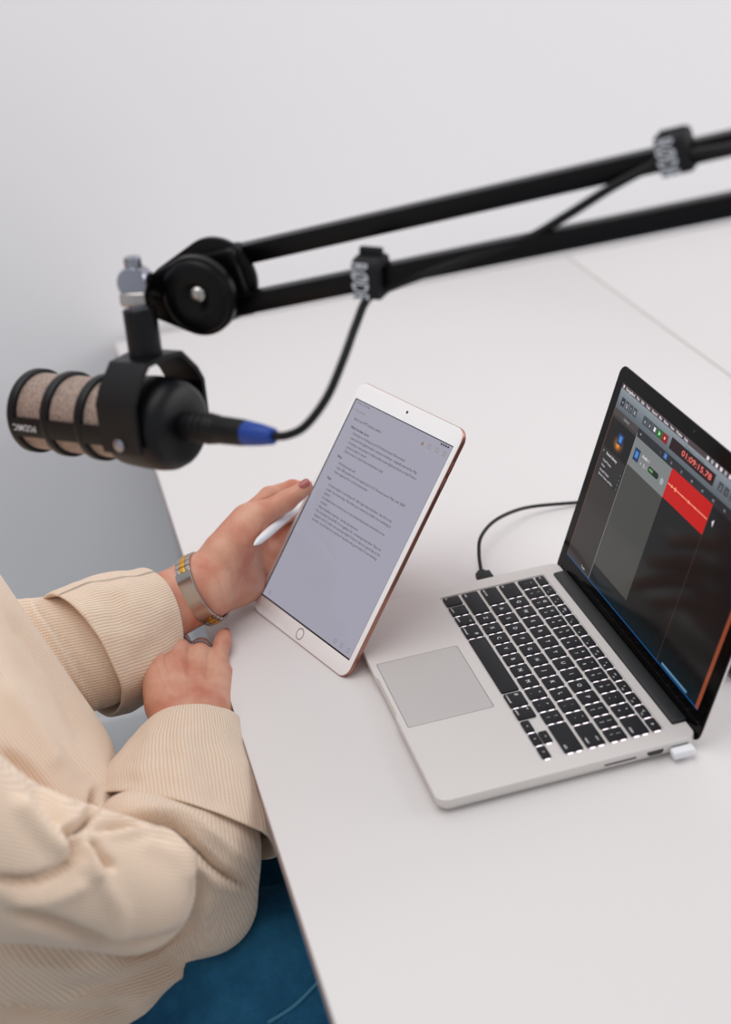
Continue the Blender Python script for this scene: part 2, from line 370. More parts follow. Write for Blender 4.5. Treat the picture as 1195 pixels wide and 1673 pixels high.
quad([(214, 135.5), (217, 131.5), (217, 138)], cw, .12)
rect(0, 0, .8, 155, col('edge_brown', (120, 74, 52)), .09)
rect(0, 0, 286.5, .9, col('edge_blue', (18, 82, 140)), .1); rect(205, 0, 286.5, .9, dn_['edge_blue'], .1)
rect(281.5, 0, 286.5, 155, col('edge_orange', (140, 70, 46)), .1)
rect(216, 2.0, 264, 4.0, col('dock', (96, 138, 168)), .12)
for i in range(8): rect(54.6, i * 2.2, 286.5, (i + 1) * 2.2, col('dusk%d' % i, (18, 30 - i, 38 - 2 * i)), .045)
stext('Tuner', 34, 3, 3.4, cw)
scr.build('display', dm, lid, smooth=False)

# power plug and cables of the laptop
pl = empty('power_plug', (318, 203, 8), 'small white power plug pushed into the right side of the silver laptop', 'plug')
mb = MB(); mb.box((319.6, 203, 7.2), (1, 0, 0), (0, 1, 0), (0, 0, 1), 4.6, 9.5, 3.4, 1.6); mb.build('housing', M_pencil, pl)
mb = MB(); mb.box((314.4, 203, 7.8), (1, 0, 0), (0, 1, 0), (0, 0, 1), .5, 7.5, 2.4, .4); mb.build('metal_tip', M_steel, pl)
cb = empty('charging_cable', (-12, 150, 0), 'thin black cable curving over the white desk from the left side of the silver laptop', 'cable')
c0 = PX(792, 932, -9); pc = np.array([-9., c0[1], 9.])
mb = MB(); mb.box(pc, (1, 0, 0), (0, 1, 0), (0, 0, 1), 8.8, 7.6, 3.7, 1.6); mb.box(pc + [-10.5, 0, 0], (1, 0, 0), (0, 1, 0), (0, 0, 1), 3, 4.2, 2.6, 1.2); mb.build('connector', M_rubber, cb)
cpts = [pc + [-12, 0, 0], PZ(783, 905, 14), PZ(786, 878, 19), PZ(806, 853, 20), PZ(838, 836, 16), PZ(875, 827, 10), PZ(945, 821, 4), PZ(1010, 815, 2.5), PZ(1100, 830, 2.5), PZ(1230, 880, 2.5), PZ(1330, 980, 2.5), PZ(1300, 1070, 3), PZ(1236, 1090, 8)]
mb = MB(); mb.tube(spline(cpts), 1.9, 10); mb.build('cord', M_rubber, cb)
q = PZ(1222, 1096, 0); ob = empty('adapter', (q[0], q[1], 0), 'black box showing a corner at the right edge, on the desk beyond the laptop', 'adapter')
mb = MB(); mb.box(q + [0, 0, 9.5], (1, 0, 0), (0, 1, 0), (0, 0, 1), 11, 19, 6.5, 2); mb.build('case', M_blackpl, ob)
mb = MB(); mb.box(q + [0, 0, 2], (1, 0, 0), (0, 1, 0), (0, 0, 1), 11, 19, 2, 1); mb.build('foot_plate', mat('grey_rubber', (120, 122, 126), 0.6), ob)

# ------------------------------------------------------------------ tablet
RI = np.array([[0.9471, -0.201, 0.2503], [0.321, 0.5947, -0.7371], [-0.0007, 0.7784, 0.6278]])
TI = np.array([-79.9, -64.1, 6.4]); TI = TI + unit(CAM - TI) * 18.5
tab = empty('tablet', (0, 0, 0), 'rose gold tablet with white bezel showing notes, held upright by the left hand', 'tablet')
mt = Matrix(RI.tolist()).to_4x4(); mt.translation = W(TI); tab.matrix_world = mt; tab.location = W(TI)
def IP(s, t, w=0): return RI @ np.array([s, t, w]) + TI
IPn = RI[:, 2]
tl = lambda d, w: [(x, y, w) for x, y in rrect(-7 + d, -18.3 + d, 167 - d, 232 - d, 12 - d * .5, 8)]
mb = MB(); mb.loops([tl(3.5, -6.3), tl(1.2, -5.6), tl(.2, -4), tl(0, -2.4), tl(0, -.6), tl(.4, -.15)], 0); mb.build('back_shell', M_rose, tab, local=True)
mb = MB(); mb.loops([tl(.5, -.3), tl(.5, 0), tl(.8, .12)], 0); mb.build('front_glass', M_white, tab, local=True)
tm = [emit('paper', (160, 158, 172), 1.0, 0.07), mat('screen_border', (10, 10, 12), 0.1), emit('note_ink', (30, 28, 34), 1), emit('note_gold', (138, 116, 86), 1), emit('note_grey', (92, 92, 104), 1)]
mb = MB(); mb.add([(-1.7, -1.5, .15), (160.3, -1.5, .15), (160.3, 214.3, .15), (-1.7, 214.3, .15)], [(0, 1, 2, 3)], 1); mb.add([(0, 0, .18), (160, 0, .18), (160, 213.4, .18), (0, 213.4, .18)], [(0, 1, 2, 3)], 0)
F = lambda x, y: (x, y, .22)
def note(s, x, x2, y, size=3.5, c=2, bold=False): put_text(mb, s, x, y, size, F, c, None if x2 is None else x2 - x, bold=bold)
note('9:41 am  Thu 9 May', 4, 26, 210.3, 2.2, 2); note('< Invoices', 3, 24, 202.8, 3.2, 3)
note('Bonus ep: WTF business update', 11, 57, 194.6)
note("What I've been up to", 11, 43, 186, bold=True)
for i, (s, y, x2) in enumerate([("- Focusing on evolving up my A-Z Podcast Launch Plan product", 181.2, 108), ("- Launched the digital product creation workshop - originally planned for May", 176.3, 131),
    ("- Creating a new product to help people create digital products so they'll have a", 171.4, 134), ("  product ready to launch", 166.8, 54), ("- Still on track to launch the membership in July", 162.2, 86),
    ("- Workshop went well", 149.2, 48), ("- Over 500 people have now signed up for A-Z Podcast Launch Plan, over 2000!", 144.5, 136), ("- New registered for my free masterclass", 139.8, 77),
    ("- Group program is switching off - didn't get many members - but this is the", 126.2, 129), ("  power of pre-launching. They didn't put a whole lot of effort into marketing it", 121.4, 131), ("  either", 116.8, 29),
    ("- I'm behind where I want to be on my membership launch and behind on my", 112.2, 128), ("  content!", 107.6, 31), ("- Client deadlines lined up - hardly any anymore", 103, 90),
    ("- My motivation has GONE. I'm struggling a bit - my energy levels after 10pm are", 98.4, 133), ("  trapped, and I'm really only working maybe 5 hours a day on a good day at the", 93.8, 135), ("  moment - but I'm hard on myself as if I feel like only good when I'm not working", 89.2, 133)]):
    note(s, 17, x2, y)
note('Wins', 12, 20, 154.8, bold=True); note('Fails', 12, 19, 131.6, bold=True)
def shp(pts, c): mb.add([(x, y, .23) for x, y in pts], [tuple(range(len(pts)))], c)
shp([(117.5, 202.4), (122, 202.4), (119.8, 206.5)], 3)
for x in (130.4, 142, 153.5):
    for (a, b, c_, d) in ((-2, -2, 2, -1.6), (-2, 1.6, 2, 2), (-2, -2, -1.6, 2), (1.6, -2, 2, 2)): shp([(x + a, 204.5 + b), (x + c_, 204.5 + b), (x + c_, 204.5 + d), (x + a, 204.5 + d)], 3)
for x in (130.8, 141.4, 153.2, 9.5):
    for (a, b, c_, d) in ((-1.8, -1.8, 1.8, -1.5), (-1.8, 1.5, 1.8, 1.8), (-1.8, -1.8, -1.5, 1.8), (1.5, -1.8, 1.8, 1.8)): shp([(x + a, 5.5 + b), (x + c_, 5.5 + b), (x + c_, 5.5 + d), (x + a, 5.5 + d)], 4)
for i in range(4): shp([(143 + i * 3.4, 210.6), (145.2 + i * 3.4, 210.6), (145.2 + i * 3.4, 212.2), (143 + i * 3.4, 212.2)], 2)
mb.build('display', tm, tab, smooth=False, local=True)
mb = MB(); mb.tube([(79.7, 223.5, .1), (79.7, 223.5, .2)], 1.5, 14); mb.build('camera', mat('camera_lens', (16, 16, 20), 0.15), tab, local=True)
ring = lambda r, w: [(80 + r * math.cos(a), -9.6 + r * math.sin(a), w) for a in np.linspace(0, 2 * math.pi, 33)[:-1]]
mb = MB(); mb.loops([ring(5.6, .13), ring(5.6, .3), ring(5.0, .3), ring(5.0, .13)], 0, False, False); mb.loops([ring(5, .13), ring(4.6, .16)], 1, False, True)
mb.build('home_button', [mat('button_ring', (70, 62, 60), 0.3, 0.4), M_white], tab, local=True)
for y in (196, 180): mb = MB(); mb.box((167.1, y, -3), (0, 1, 0), (0, 0, 1), (1, 0, 0), 5.5, 1.2, .5, .3); mb.build('volume_button', M_rose, tab, local=True)

# stylus
p0, p1 = PX(415.5, 890.5, -30), PX(483, 831, -100); ax = unit(p1 - p0)
sty = empty('stylus', p0, 'white stylus pointing down left, tucked under the thumb beside the tablet', 'stylus')
mb = MB(); mb.tube([p0 + ax * t for t in (0, .5, 2, 5, 9, 12)], [.5, 1.0, 1.5, 2.4, 3.35, 3.7], 24); mb.build('tip', mat('tip_plastic', (232, 234, 238), 0.35), sty)
mb = MB(); mb.tube([p0 + ax * t for t in (12.1, 20, 24, 150, 155, 157)], [3.7, 4.3, 4.45, 4.45, 4.2, 3.2], 24); mb.build('barrel', M_pencil, sty)

# ------------------------------------------------------------------ microphone on its boom arm
mf, mr = PD(60, 670, 1180), PD(300, 695, 1100); MA = unit(mr - mf)
MU = unit(np.array([0, 0, 1.0]) - MA * MA[2]); MU = unit(MU - .12 * np.cross(MA, MU)); MS = np.cross(MA, MU)
mlen = np.linalg.norm(mr - mf)
def CY(t, a, r): return mf + MA * t + r * (math.cos(a) * MS + math.sin(a) * MU)
def ringc(t, r, n=48): return [CY(t, 2 * math.pi * i / n, r) for i in range(n)]
mic = empty('microphone', mf + MA * 100 - MU * 30, 'short black microphone with beige mesh and three black rings, hanging over the desk corner', 'microphone')
M_grille = mat('beige_mesh', (176, 156, 144), 0.6, 0.2)
nt = M_grille.node_tree; tc = nt.nodes.new('ShaderNodeTexCoord'); uvn = nt.nodes.new('ShaderNodeTexVoronoi'); uvn.inputs['Scale'].default_value = 560
nt.links.new(tc.outputs['Object'], uvn.inputs['Vector']); rp = nt.nodes.new('ShaderNodeValToRGB'); rp.color_ramp.elements[0].position = 0.12; rp.color_ramp.elements[1].position = 0.5
rp.color_ramp.elements[0].color = lin((84, 68, 62)); rp.color_ramp.elements[1].color = lin((166, 146, 134))
nt.links.new(uvn.outputs['Distance'], rp.inputs['Fac']); nt.links.new(rp.outputs[0], nt.nodes['Principled BSDF'].inputs['Base Color'])
mb = MB(); mb.loops([ringc(t, r) for t, r in ((-6.5, 16), (-6, 24), (-3, 28.5), (2, 30), (106, 30), (107, 10))]); mb.build('grille', M_grille, mic)
mb = MB()
def band(t0, t1, r0, r1): mb.loops([ringc(t, r) for t, r in ((t0, r0), (t0 + .4, r1 - .6), (t0 + 1.4, r1), (t1 - 1.4, r1), (t1 - .4, r1 - .6), (t1, r0))], 0, False, False, True)
for t in (0, 35, 70): band(t, t + 8.5, 29, 33.2)
BA = math.radians(-6)
for a in (BA, BA + math.pi):
    n = 6; hw = .24
    R_ = []
    for t in (2, 104):
        R_.append([CY(t, a - hw + 2 * hw * i / n, 33.0) for i in range(n + 1)] + [CY(t, a + hw - 2 * hw * i / n, 29) for i in range(n + 1)])
    mb.loops(R_)
mb.build('cage', M_blackpl, mic)
mb = MB(); put_text(mb, 'PODMIC', 0, 0, 7.5, lambda x, y: CY(31 - x, BA + (2.8 - y) / 33.2, 33.6), 0, width=24, bold=True); mb.build('lettering', M_letter, mic)
mb = MB(); mb.loops([ringc(t, r) for t, r in ((100, 29), (101, 33.2), (106, 34), (122, 35), (134, 35), (142, 34), (148, 31), (151.5, 26), (152.5, 12))]); mb.build('body', M_blackpl, mic, auto=50)
# yoke
mb = MB(); path = [(38, -12), (39.5, -4), (39.5, 24), (34, 34), (19, 49.5), (0, 51), (-19, 49.5), (-34, 34), (-39.5, 24), (-39.5, -4), (-38, -12)]
yo = mf + MA * 123
R1 = []
for i, (s, u) in enumerate(path):
    a = np.array(path[max(i - 1, 0)]); b = np.array(path[min(i + 1, len(path) - 1)]); d = unit(b - a); nrm = np.array([d[1], -d[0]])
    o_ = yo + MS * s + MU * u; nn = MS * nrm[0] + MU * nrm[1]
    hwid = 18
    R1.append([o_ + MA * hwid + nn * 1.8, o_ - MA * hwid + nn * 1.8, o_ - MA * hwid - nn * 1.8, o_ + MA * hwid - nn * 1.8])
mb.loops(R1); mb.build('yoke', M_blackpl, mic, auto=25)
for sg in (1, -1):
    mb = MB(); q = yo + MS * sg * 41; mb.tube([q - MS * sg * 3 - MU * 5, q + MS * sg * 1.5 - MU * 5, q + MS * sg * 2.4 - MU * 5], [5, 5, 3.6], 20); mb.build('screw', M_chrome, mic)
mb = MB(); mb.tube([yo + MU * t for t in (47, 50, 82, 86, 87)], [12, 12.4, 12.4, 12.4, 11], 32); mb.build('stem', M_blackpl, mic)
# XLR plug and cable
xlr = empty('microphone_cable', mr, 'black microphone cable with a blue booted plug, looping up to the boom arm', 'cable')
end = PD(448, 713, 1042); XA = unit(end - mr); L_ = np.linalg.norm(end - mr)
def XT(l): return [mr + XA * t for t in l]
mb = MB(); mb.tube(XT((-2, 2, 6, 34, 36, 40, 62, L_ - 20)), [10.5, 11, 11, 11, 10.2, 10.2, 9.6, 8.4], 24); mb.build('plug', M_rubber, xlr)
for t in (14, 20, 26):
    mb = MB(); mb.tube(XT((t, t + 1, t + 2.2, t + 3)), [11, 11.6, 11.6, 11], 24); mb.build('grip_rib', M_rubber, xlr)
mb = MB(); mb.tube(XT((L_ - 27, L_ - 26, L_ - 12, L_ - 1, L_)), [9.0, 9.2, 7.8, 6.0, 4.6], 24); mb.build('boot', M_blue, xlr)
# boom arm frame
A0, A1 = PD(400, 414, 1098), PD(1195, 233, 930); B0, B1 = PD(400, 495, 1098), PD(1195, 334, 930)
AD = unit(A1 - A0); AN = unit(np.cross(AD, [0, 0, 1])); AN = AN if AN @ (CAM - A0) > 0 else -AN; AUp = unit(np.cross(AN, AD)); AUp = AUp if AUp[2] > 0 else -AUp
arm = empty('boom_arm', PZ(1700, 900, 0), 'black boom arm of two parallel square bars crossing above the desk', 'microphone arm')
ext = 190
def bar(a, b):
    d = unit(b - a); e = b + d * ext; a2 = a - d * 14; c = (a2 + e) / 2; mbx = MB(); nn = unit(np.cross(d, AUp)); uu = np.cross(nn, d)
    mbx.box(c, d, nn, uu, np.linalg.norm(e - a2) / 2, 7, 7.3, 1.2); mbx.build('bar', M_blackmt, arm); return e
e1 = bar(A0, A1); e2 = bar(B0, B1)
JC = PD(338, 473, 1098); JN = PD(258, 481, 1106)
def teardrop(c, r, n_, rn, off, th, name):
    ex = unit((c - n_) - AN * ((c - n_) @ AN)); ey = np.cross(AN, ex); L = (c - n_) @ ex
    al = math.acos((r - rn) / L)
    pts = [(r * math.cos(t), r * math.sin(t)) for t in np.linspace(-(math.pi - al), math.pi - al, 40)] + [(-L + rn * math.cos(t), rn * math.sin(t)) for t in np.linspace(math.pi - al, math.pi + al, 10)]
    mbx = MB(); f = lambda k, o: [c + (ex * x + ey * y) * k + AN * o for x, y in pts]
    mbx.loops([f(.94, off), f(1, off + 1.2), f(1, off + th - 1.2), f(.94, off + th)]); return mbx.build(name, M_blackmt, arm)
teardrop(JC, 30, JN, 15.5, 8.5, 8, 'head_plate'); teardrop(JC + AD * 5 + AUp * 3, 32, JN, 15.5, -15, 6, 'head_plate')
disc = lambda c, r, o: [c + AN * o + r * (math.cos(a) * AD + math.sin(a) * AUp) for a in np.linspace(0, 2 * math.pi, 41)[:-1]]
mb = MB(); mb.loops([disc(JC, r, o) for r, o in ((27, 14), (28, 16), (27, 18.5), (23, 20), (15, 20.5), (9, 20), (7, 18))]); mb.build('cover_disc', M_blackmt, arm, auto=50)
bc = PD(318, 485, 1072); mb = MB(); mb.loops([disc(JC + (bc - JC) - AN * ((bc - JC) @ AN), r, o) for r, o in ((6, 18), (6, 22), (5.4, 24), (3.6, 25.5), (1.2, 26.2))]); mb.build('bolt', M_steel, arm, auto=60)
mb = MB(); mb.tube([JC - AN * 20, JC + AN * 12], 14, 24); mb.build('pivot', M_blackmt, arm)
# bracket that holds both bars
mb = MB(); bk = (A0 + B0) / 2; mb.box(bk - AD * 16, AD, AUp, AN, 20, 26, 11, 4); mb.build('bar_bracket', M_blackmt, arm)
# far elbow, lower arm and clamp (beyond the frame)
ec = (e1 + e2) / 2; mb = MB(); mb.tube([ec - AN * 16, ec + AN * 16], 34, 32); mb.build('elbow', M_blackmt, arm)
foot = np.array([ec[0] + 90, 560.0, 40.0])
mb = MB(); mb.tube([ec, foot], 9, 12); mb.build('lower_arm', M_blackmt, arm)
mb = MB(); mb.tube([foot + [0, 0, -38], foot + [0, 0, 10]], 14, 24); mb.tube([foot + [0, 0, -40], foot + [0, 0, -34]], 36, 32); mb.build('clamp', M_blackmt, arm)
# chrome swivel between arm and stem
sw = yo + MU * 98
mb = MB(); mb.tube([yo + MU * t for t in (85, 88, 89, 102, 103, 122, 124, 125)], [9.2, 9.2, 8, 8, 6.4, 6.4, 6, 4], 24); mb.build('swivel_post', M_chrome, arm)
kc = unit(MS + .35 * MA)
mb = MB(); c_ = yo + MU * 106
def rg(r, o): e1_ = unit(np.cross(kc, MU)); e2_ = np.cross(e1_, kc); return [c_ + kc * o + r * (math.cos(a) * e1_ + math.sin(a) * e2_) for a in np.linspace(0, 2 * math.pi, 33)[:-1]]
mb.loops([rg(11.5, -8), rg(12, -6), rg(12, 6), rg(11, 8), rg(7, 8.5)]); mb.build('swivel_ring', M_chrome, arm, auto=40)
mb = MB(); mb.box(c_ - MU * 11 + kc * 6, MU, kc, np.cross(MU, kc), 5, 5, 10, 2); mb.build('wing_nut', M_steel, arm)
mb = MB(); hn = JC - AD * 0; mb.tube([c_ + AN * 0, (c_ + JN) / 2, JN + AD * 8], [7, 7, 7], 16); mb.build('swivel_neck', M_blackmt, arm)
# cable path
off = AN * 10
cp = [end - XA * 2, PD(470, 711, 1036), PD(500, 695, 1030), PD(535, 648, 1030), PD(562, 585, 1034), PD(582, 530, 1040), PD(602, 487, 1043), PD(640, 468, 1042), PD(700, 446, 1022), PD(780, 418, 1005), PD(860, 391, 988), PD(930, 350, 972), PD(1000, 306, 957), PD(1060, 274, 945), PD(1100, 256, 935), PD(1200, 240, 912), PD(1350, 205, 880)]
mb = MB(); mb.tube(spline(cp, 10), 3.1, 12); mb.build('cord', M_rubber, xlr)
def tie(px_, py_, D, hh, tilt, word, lab, endh):
    c = PD(px_, py_, D); t = empty('cable_tie', c, lab, 'strap', 'printed straps round the boom arm')
    d = unit(AD + AUp * tilt); u = unit(AUp - d * (AUp @ d)); n_ = np.cross(d, u); n_ = n_ if n_ @ AN > 0 else -n_
    prof = rrect(-hh, -11, hh, 12, 6, 4)
    lp = lambda k, o: [c + d * o + u * (x * k) + n_ * (y * k) for x, y in prof]
    mbx = MB(); mbx.loops([lp(1, -10), lp(1.06, -9), lp(1.06, 9), lp(1, 10)], 0); mbx.build('strap', mat('black_webbing', (16, 16, 20), 0.8), t)
    mbx = MB(); mbx.box(c + u * (hh + endh * .5) + d * 1, d, u, n_, 8.5, endh, 2.5, 1); mbx.build('strap_end', MATS['black_webbing'], t)
    mbx = MB(); put_text(mbx, word, -hh * .98, -5, 17, lambda x, y: c - u * x + d * (y - 4) + n_ * 13.4, 0, width=hh * 1.96, bold=True); mbx.build('lettering', M_letter, t, smooth=False)
tie(607, 450, 1045, 14, -.28, 'RØDE', 'black strap with white letters tying the cable to the lower bar, near the middle', 4.5)
tie(1105, 247, 940, 12.5, 0, 'RØDE', 'black strap with white letters tying the cable to the upper bar, near the right edge', 1.5)

# ------------------------------------------------------------------ implicit surfaces for the figure
class SDF:
    def __init__(s, lo, hi, h):
        s.lo = np.array(lo, float); s.h = h; n = np.ceil((np.array(hi) - s.lo) / h).astype(int) + 1; s.n = n
        g = [s.lo[i] + h * np.arange(n[i]) for i in range(3)]
        s.g = g; s.F = np.full(n, 60.0, np.float32)
    def _sub(s, lo, hi):
        a = np.clip(np.floor((lo - s.lo) / s.h).astype(int), 0, s.n); b = np.clip(np.ceil((hi - s.lo) / s.h).astype(int) + 1, 0, s.n)
        return a, b
    def _mix(s, a, b, D, k):
        sl = tuple(slice(a[i], b[i]) for i in range(3)); F = s.F[sl]
        hh = np.maximum(k - np.abs(F - D), 0) / k
        s.F[sl] = np.minimum(F, D) - hh * hh * k * 0.25
    def cone(s, p, q, r1, r2, k=8):
        p, q = np.asarray(p, float), np.asarray(q, float); R = max(r1, r2) + 3 * k + 3 * s.h
        a, b = s._sub(np.minimum(p, q) - R, np.maximum(p, q) + R)
        if (b <= a).any(): return s
        X, Y, Z = np.meshgrid(*[s.g[i][a[i]:b[i]].astype(np.float32) for i in range(3)], indexing='ij')
        d = q - p; L = d @ d + 1e-9
        t = np.clip(((X - p[0]) * d[0] + (Y - p[1]) * d[1] + (Z - p[2]) * d[2]) / L, 0, 1)
        D = np.sqrt((X - p[0] - t * d[0]) ** 2 + (Y - p[1] - t * d[1]) ** 2 + (Z - p[2] - t * d[2]) ** 2) - (r1 + (r2 - r1) * t)
        s._mix(a, b, D.astype(np.float32), k); return s
    def ell(s, c, ax, rad, k=8):
        c = np.asarray(c, float); R = max(rad) + 3 * k + 3 * s.h; a, b = s._sub(c - R, c + R)
        if (b <= a).any(): return s
        X, Y, Z = np.meshgrid(*[s.g[i][a[i]:b[i]].astype(np.float32) for i in range(3)], indexing='ij')
        q = 0; q2 = 0
        for e, r in zip(ax, rad):
            w = (X - c[0]) * e[0] + (Y - c[1]) * e[1] + (Z - c[2]) * e[2]; q = q + (w / r) ** 2; q2 = q2 + (w / r ** 2) ** 2
        D = np.sqrt(q) * (np.sqrt(q) - 1) / np.sqrt(q2 + 1e-12)
        s._mix(a, b, D.astype(np.float32), k); return s
    def mesh(s):
        F = s.F; S = F < 0; nx, ny, nz = F.shape
        cnt = np.zeros((nx - 1, ny - 1, nz - 1), np.int8)
        for i in (0, 1):
            for j in (0, 1):
                for k in (0, 1): cnt += S[i:nx - 1 + i, j:ny - 1 + j, k:nz - 1 + k]
        act = (cnt > 0) & (cnt < 8); ids = np.argwhere(act); idx = np.full(act.shape, -1, np.int64); idx[act] = np.arange(len(ids))
        acc = np.zeros((len(ids), 3)); num = np.zeros(len(ids))
        cor = [(i, j, k) for i in (0, 1) for j in (0, 1) for k in (0, 1)]
        for ca_ in cor:
            for ax_ in range(3):
                if ca_[ax_]: continue
                cb_ = list(ca_); cb_[ax_] = 1
                fa = F[ids[:, 0] + ca_[0], ids[:, 1] + ca_[1], ids[:, 2] + ca_[2]]; fb = F[ids[:, 0] + cb_[0], ids[:, 1] + cb_[1], ids[:, 2] + cb_[2]]
                mk = (fa < 0) != (fb < 0); t = fa / (fa - fb + 1e-12 * (fa == fb))
                pnt = np.array(ca_, float) + np.zeros((len(ids), 3)); pnt[:, ax_] += t
                acc[mk] += pnt[mk]; num[mk] += 1
        V = s.lo + s.h * (ids + acc / num[:, None])
        faces = []
        for ax_ in range(3):
            o1, o2 = [(1, 2), (2, 0), (0, 1)][ax_]
            a = [slice(None)] * 3; b = [slice(None)] * 3; a[ax_] = slice(0, -1); b[ax_] = slice(1, None)
            ch = np.argwhere(S[tuple(a)] != S[tuple(b)])
            ch = ch[(ch[:, o1] > 0) & (ch[:, o2] > 0) & (ch[:, o1] < F.shape[o1] - 1) & (ch[:, o2] < F.shape[o2] - 1)]
            ins = S[tuple(ch.T)]
            def at(d1, d2):
                c = ch.copy(); c[:, o1] -= d1; c[:, o2] -= d2; return idx[tuple(c.T)]
            Q = np.stack([at(1, 1), at(0, 1), at(0, 0), at(1, 0)], 1)
            Q[~ins] = Q[~ins][:, ::-1]; faces.append(Q)
        return V, np.concatenate(faces)
def relax(V, Fq, n=2, lam=0.5):
    for _ in range(n):
        A = np.zeros_like(V); c = np.zeros(len(V))
        for i in range(4):
            j = (i + 1) % 4; np.add.at(A, Fq[:, i], V[Fq[:, j]]); np.add.at(c, Fq[:, i], 1); np.add.at(A, Fq[:, j], V[Fq[:, i]]); np.add.at(c, Fq[:, j], 1)
        V = V + lam * (A / np.maximum(c, 1)[:, None] - V)
    return V
def vnormals(V, Fq):
    n = np.cross(V[Fq[:, 2]] - V[Fq[:, 0]], V[Fq[:, 3]] - V[Fq[:, 1]]); N = np.zeros_like(V)
    for i in range(4): np.add.at(N, Fq[:, i], n)
    return N / (np.linalg.norm(N, axis=1)[:, None] + 1e-9)
def sculpt(V, Fq, strokes):    # press folds and creases (depth and width in mm) along paths on the camera side of a surface
    N = vnormals(V, Fq); facing = np.clip(((CAM - V) * N).sum(1) / np.linalg.norm(CAM - V, axis=1) * 3, 0, 1)
    P2 = pix(V); dsp = np.zeros(len(V))
    for path, w, h in strokes:
        pts = np.array([q[:2] for q in spline([np.array([a, b, 0.]) for a, b in path], 8)]); best = np.full(len(V), 1e9); tt = np.zeros(len(V))
        for i in range(len(pts) - 1):
            d = pts[i + 1] - pts[i]; t = np.clip(((P2 - pts[i]) @ d) / (d @ d + 1e-9), 0, 1); D = np.linalg.norm(P2 - pts[i] - t[:, None] * d, axis=1)
            m_ = D < best; best[m_] = D[m_]; tt[m_] = (i + t[m_]) / (len(pts) - 1)
        dsp += h * np.exp(-(best / w) ** 2) * np.clip(np.minimum(tt, 1 - tt) * 6 + .15, 0, 1) * facing
    return V + N * dsp[:, None]
def mesh_obj(name, V, Fq, M, parent, uv=None, sub=0, dom='POINT'):
    me = bpy.data.meshes.new(name); o0 = origin(parent)
    Vw = V / 1000 + np.array([0, 0, TZ]) - np.array(o0)
    me.from_pydata(Vw.tolist(), [], Fq.tolist()); me.materials.append(M)
    me.polygons.foreach_set('use_smooth', [True] * len(me.polygons))
    if uv is not None:
        for nm, arr in zip(('rib', 'row'), uv):
            at = me.attributes.new(nm, 'FLOAT', dom); at.data.foreach_set('value', np.ascontiguousarray(arr, np.float32))
    me.update(); o = bpy.data.objects.new(name, me); COL.objects.link(o); o.parent = parent
    if sub: md = o.modifiers.new('sub', 'SUBSURF'); md.levels = sub; md.render_levels = sub
    return o

# ------------------------------------------------------------------ the person
def skin_mat():
    M = mat('skin', (214, 162, 140), 0.48, spec=0.4, sss=0.12); nt = M.node_tree; b = nt.nodes['Principled BSDF']
    tc = nt.nodes.new('ShaderNodeTexCoord'); n = nt.nodes.new('ShaderNodeTexNoise'); n.inputs['Scale'].default_value = 28; n.inputs['Detail'].default_value = 4
    nt.links.new(tc.outputs['Object'], n.inputs['Vector'])
    r = nt.nodes.new('ShaderNodeValToRGB'); r.color_ramp.elements[0].position = .36; r.color_ramp.elements[1].position = .66
    r.color_ramp.elements[0].color = lin((196, 124, 100)); r.color_ramp.elements[1].color = lin((215, 163, 138))
    nt.links.new(n.outputs['Fac'], r.inputs['Fac']); nt.links.new(r.outputs[0], b.inputs['Base Color'])
    n2 = nt.nodes.new('ShaderNodeTexNoise'); n2.inputs['Scale'].default_value = 420; nt.links.new(tc.outputs['Object'], n2.inputs['Vector'])
    bp = nt.nodes.new('ShaderNodeBump'); bp.inputs['Strength'].default_value = .18; bp.inputs['Distance'].default_value = .0006
    nt.links.new(n2.outputs['Fac'], bp.inputs['Height']); nt.links.new(bp.outputs[0], b.inputs['Normal']); return M
M_skin = skin_mat()
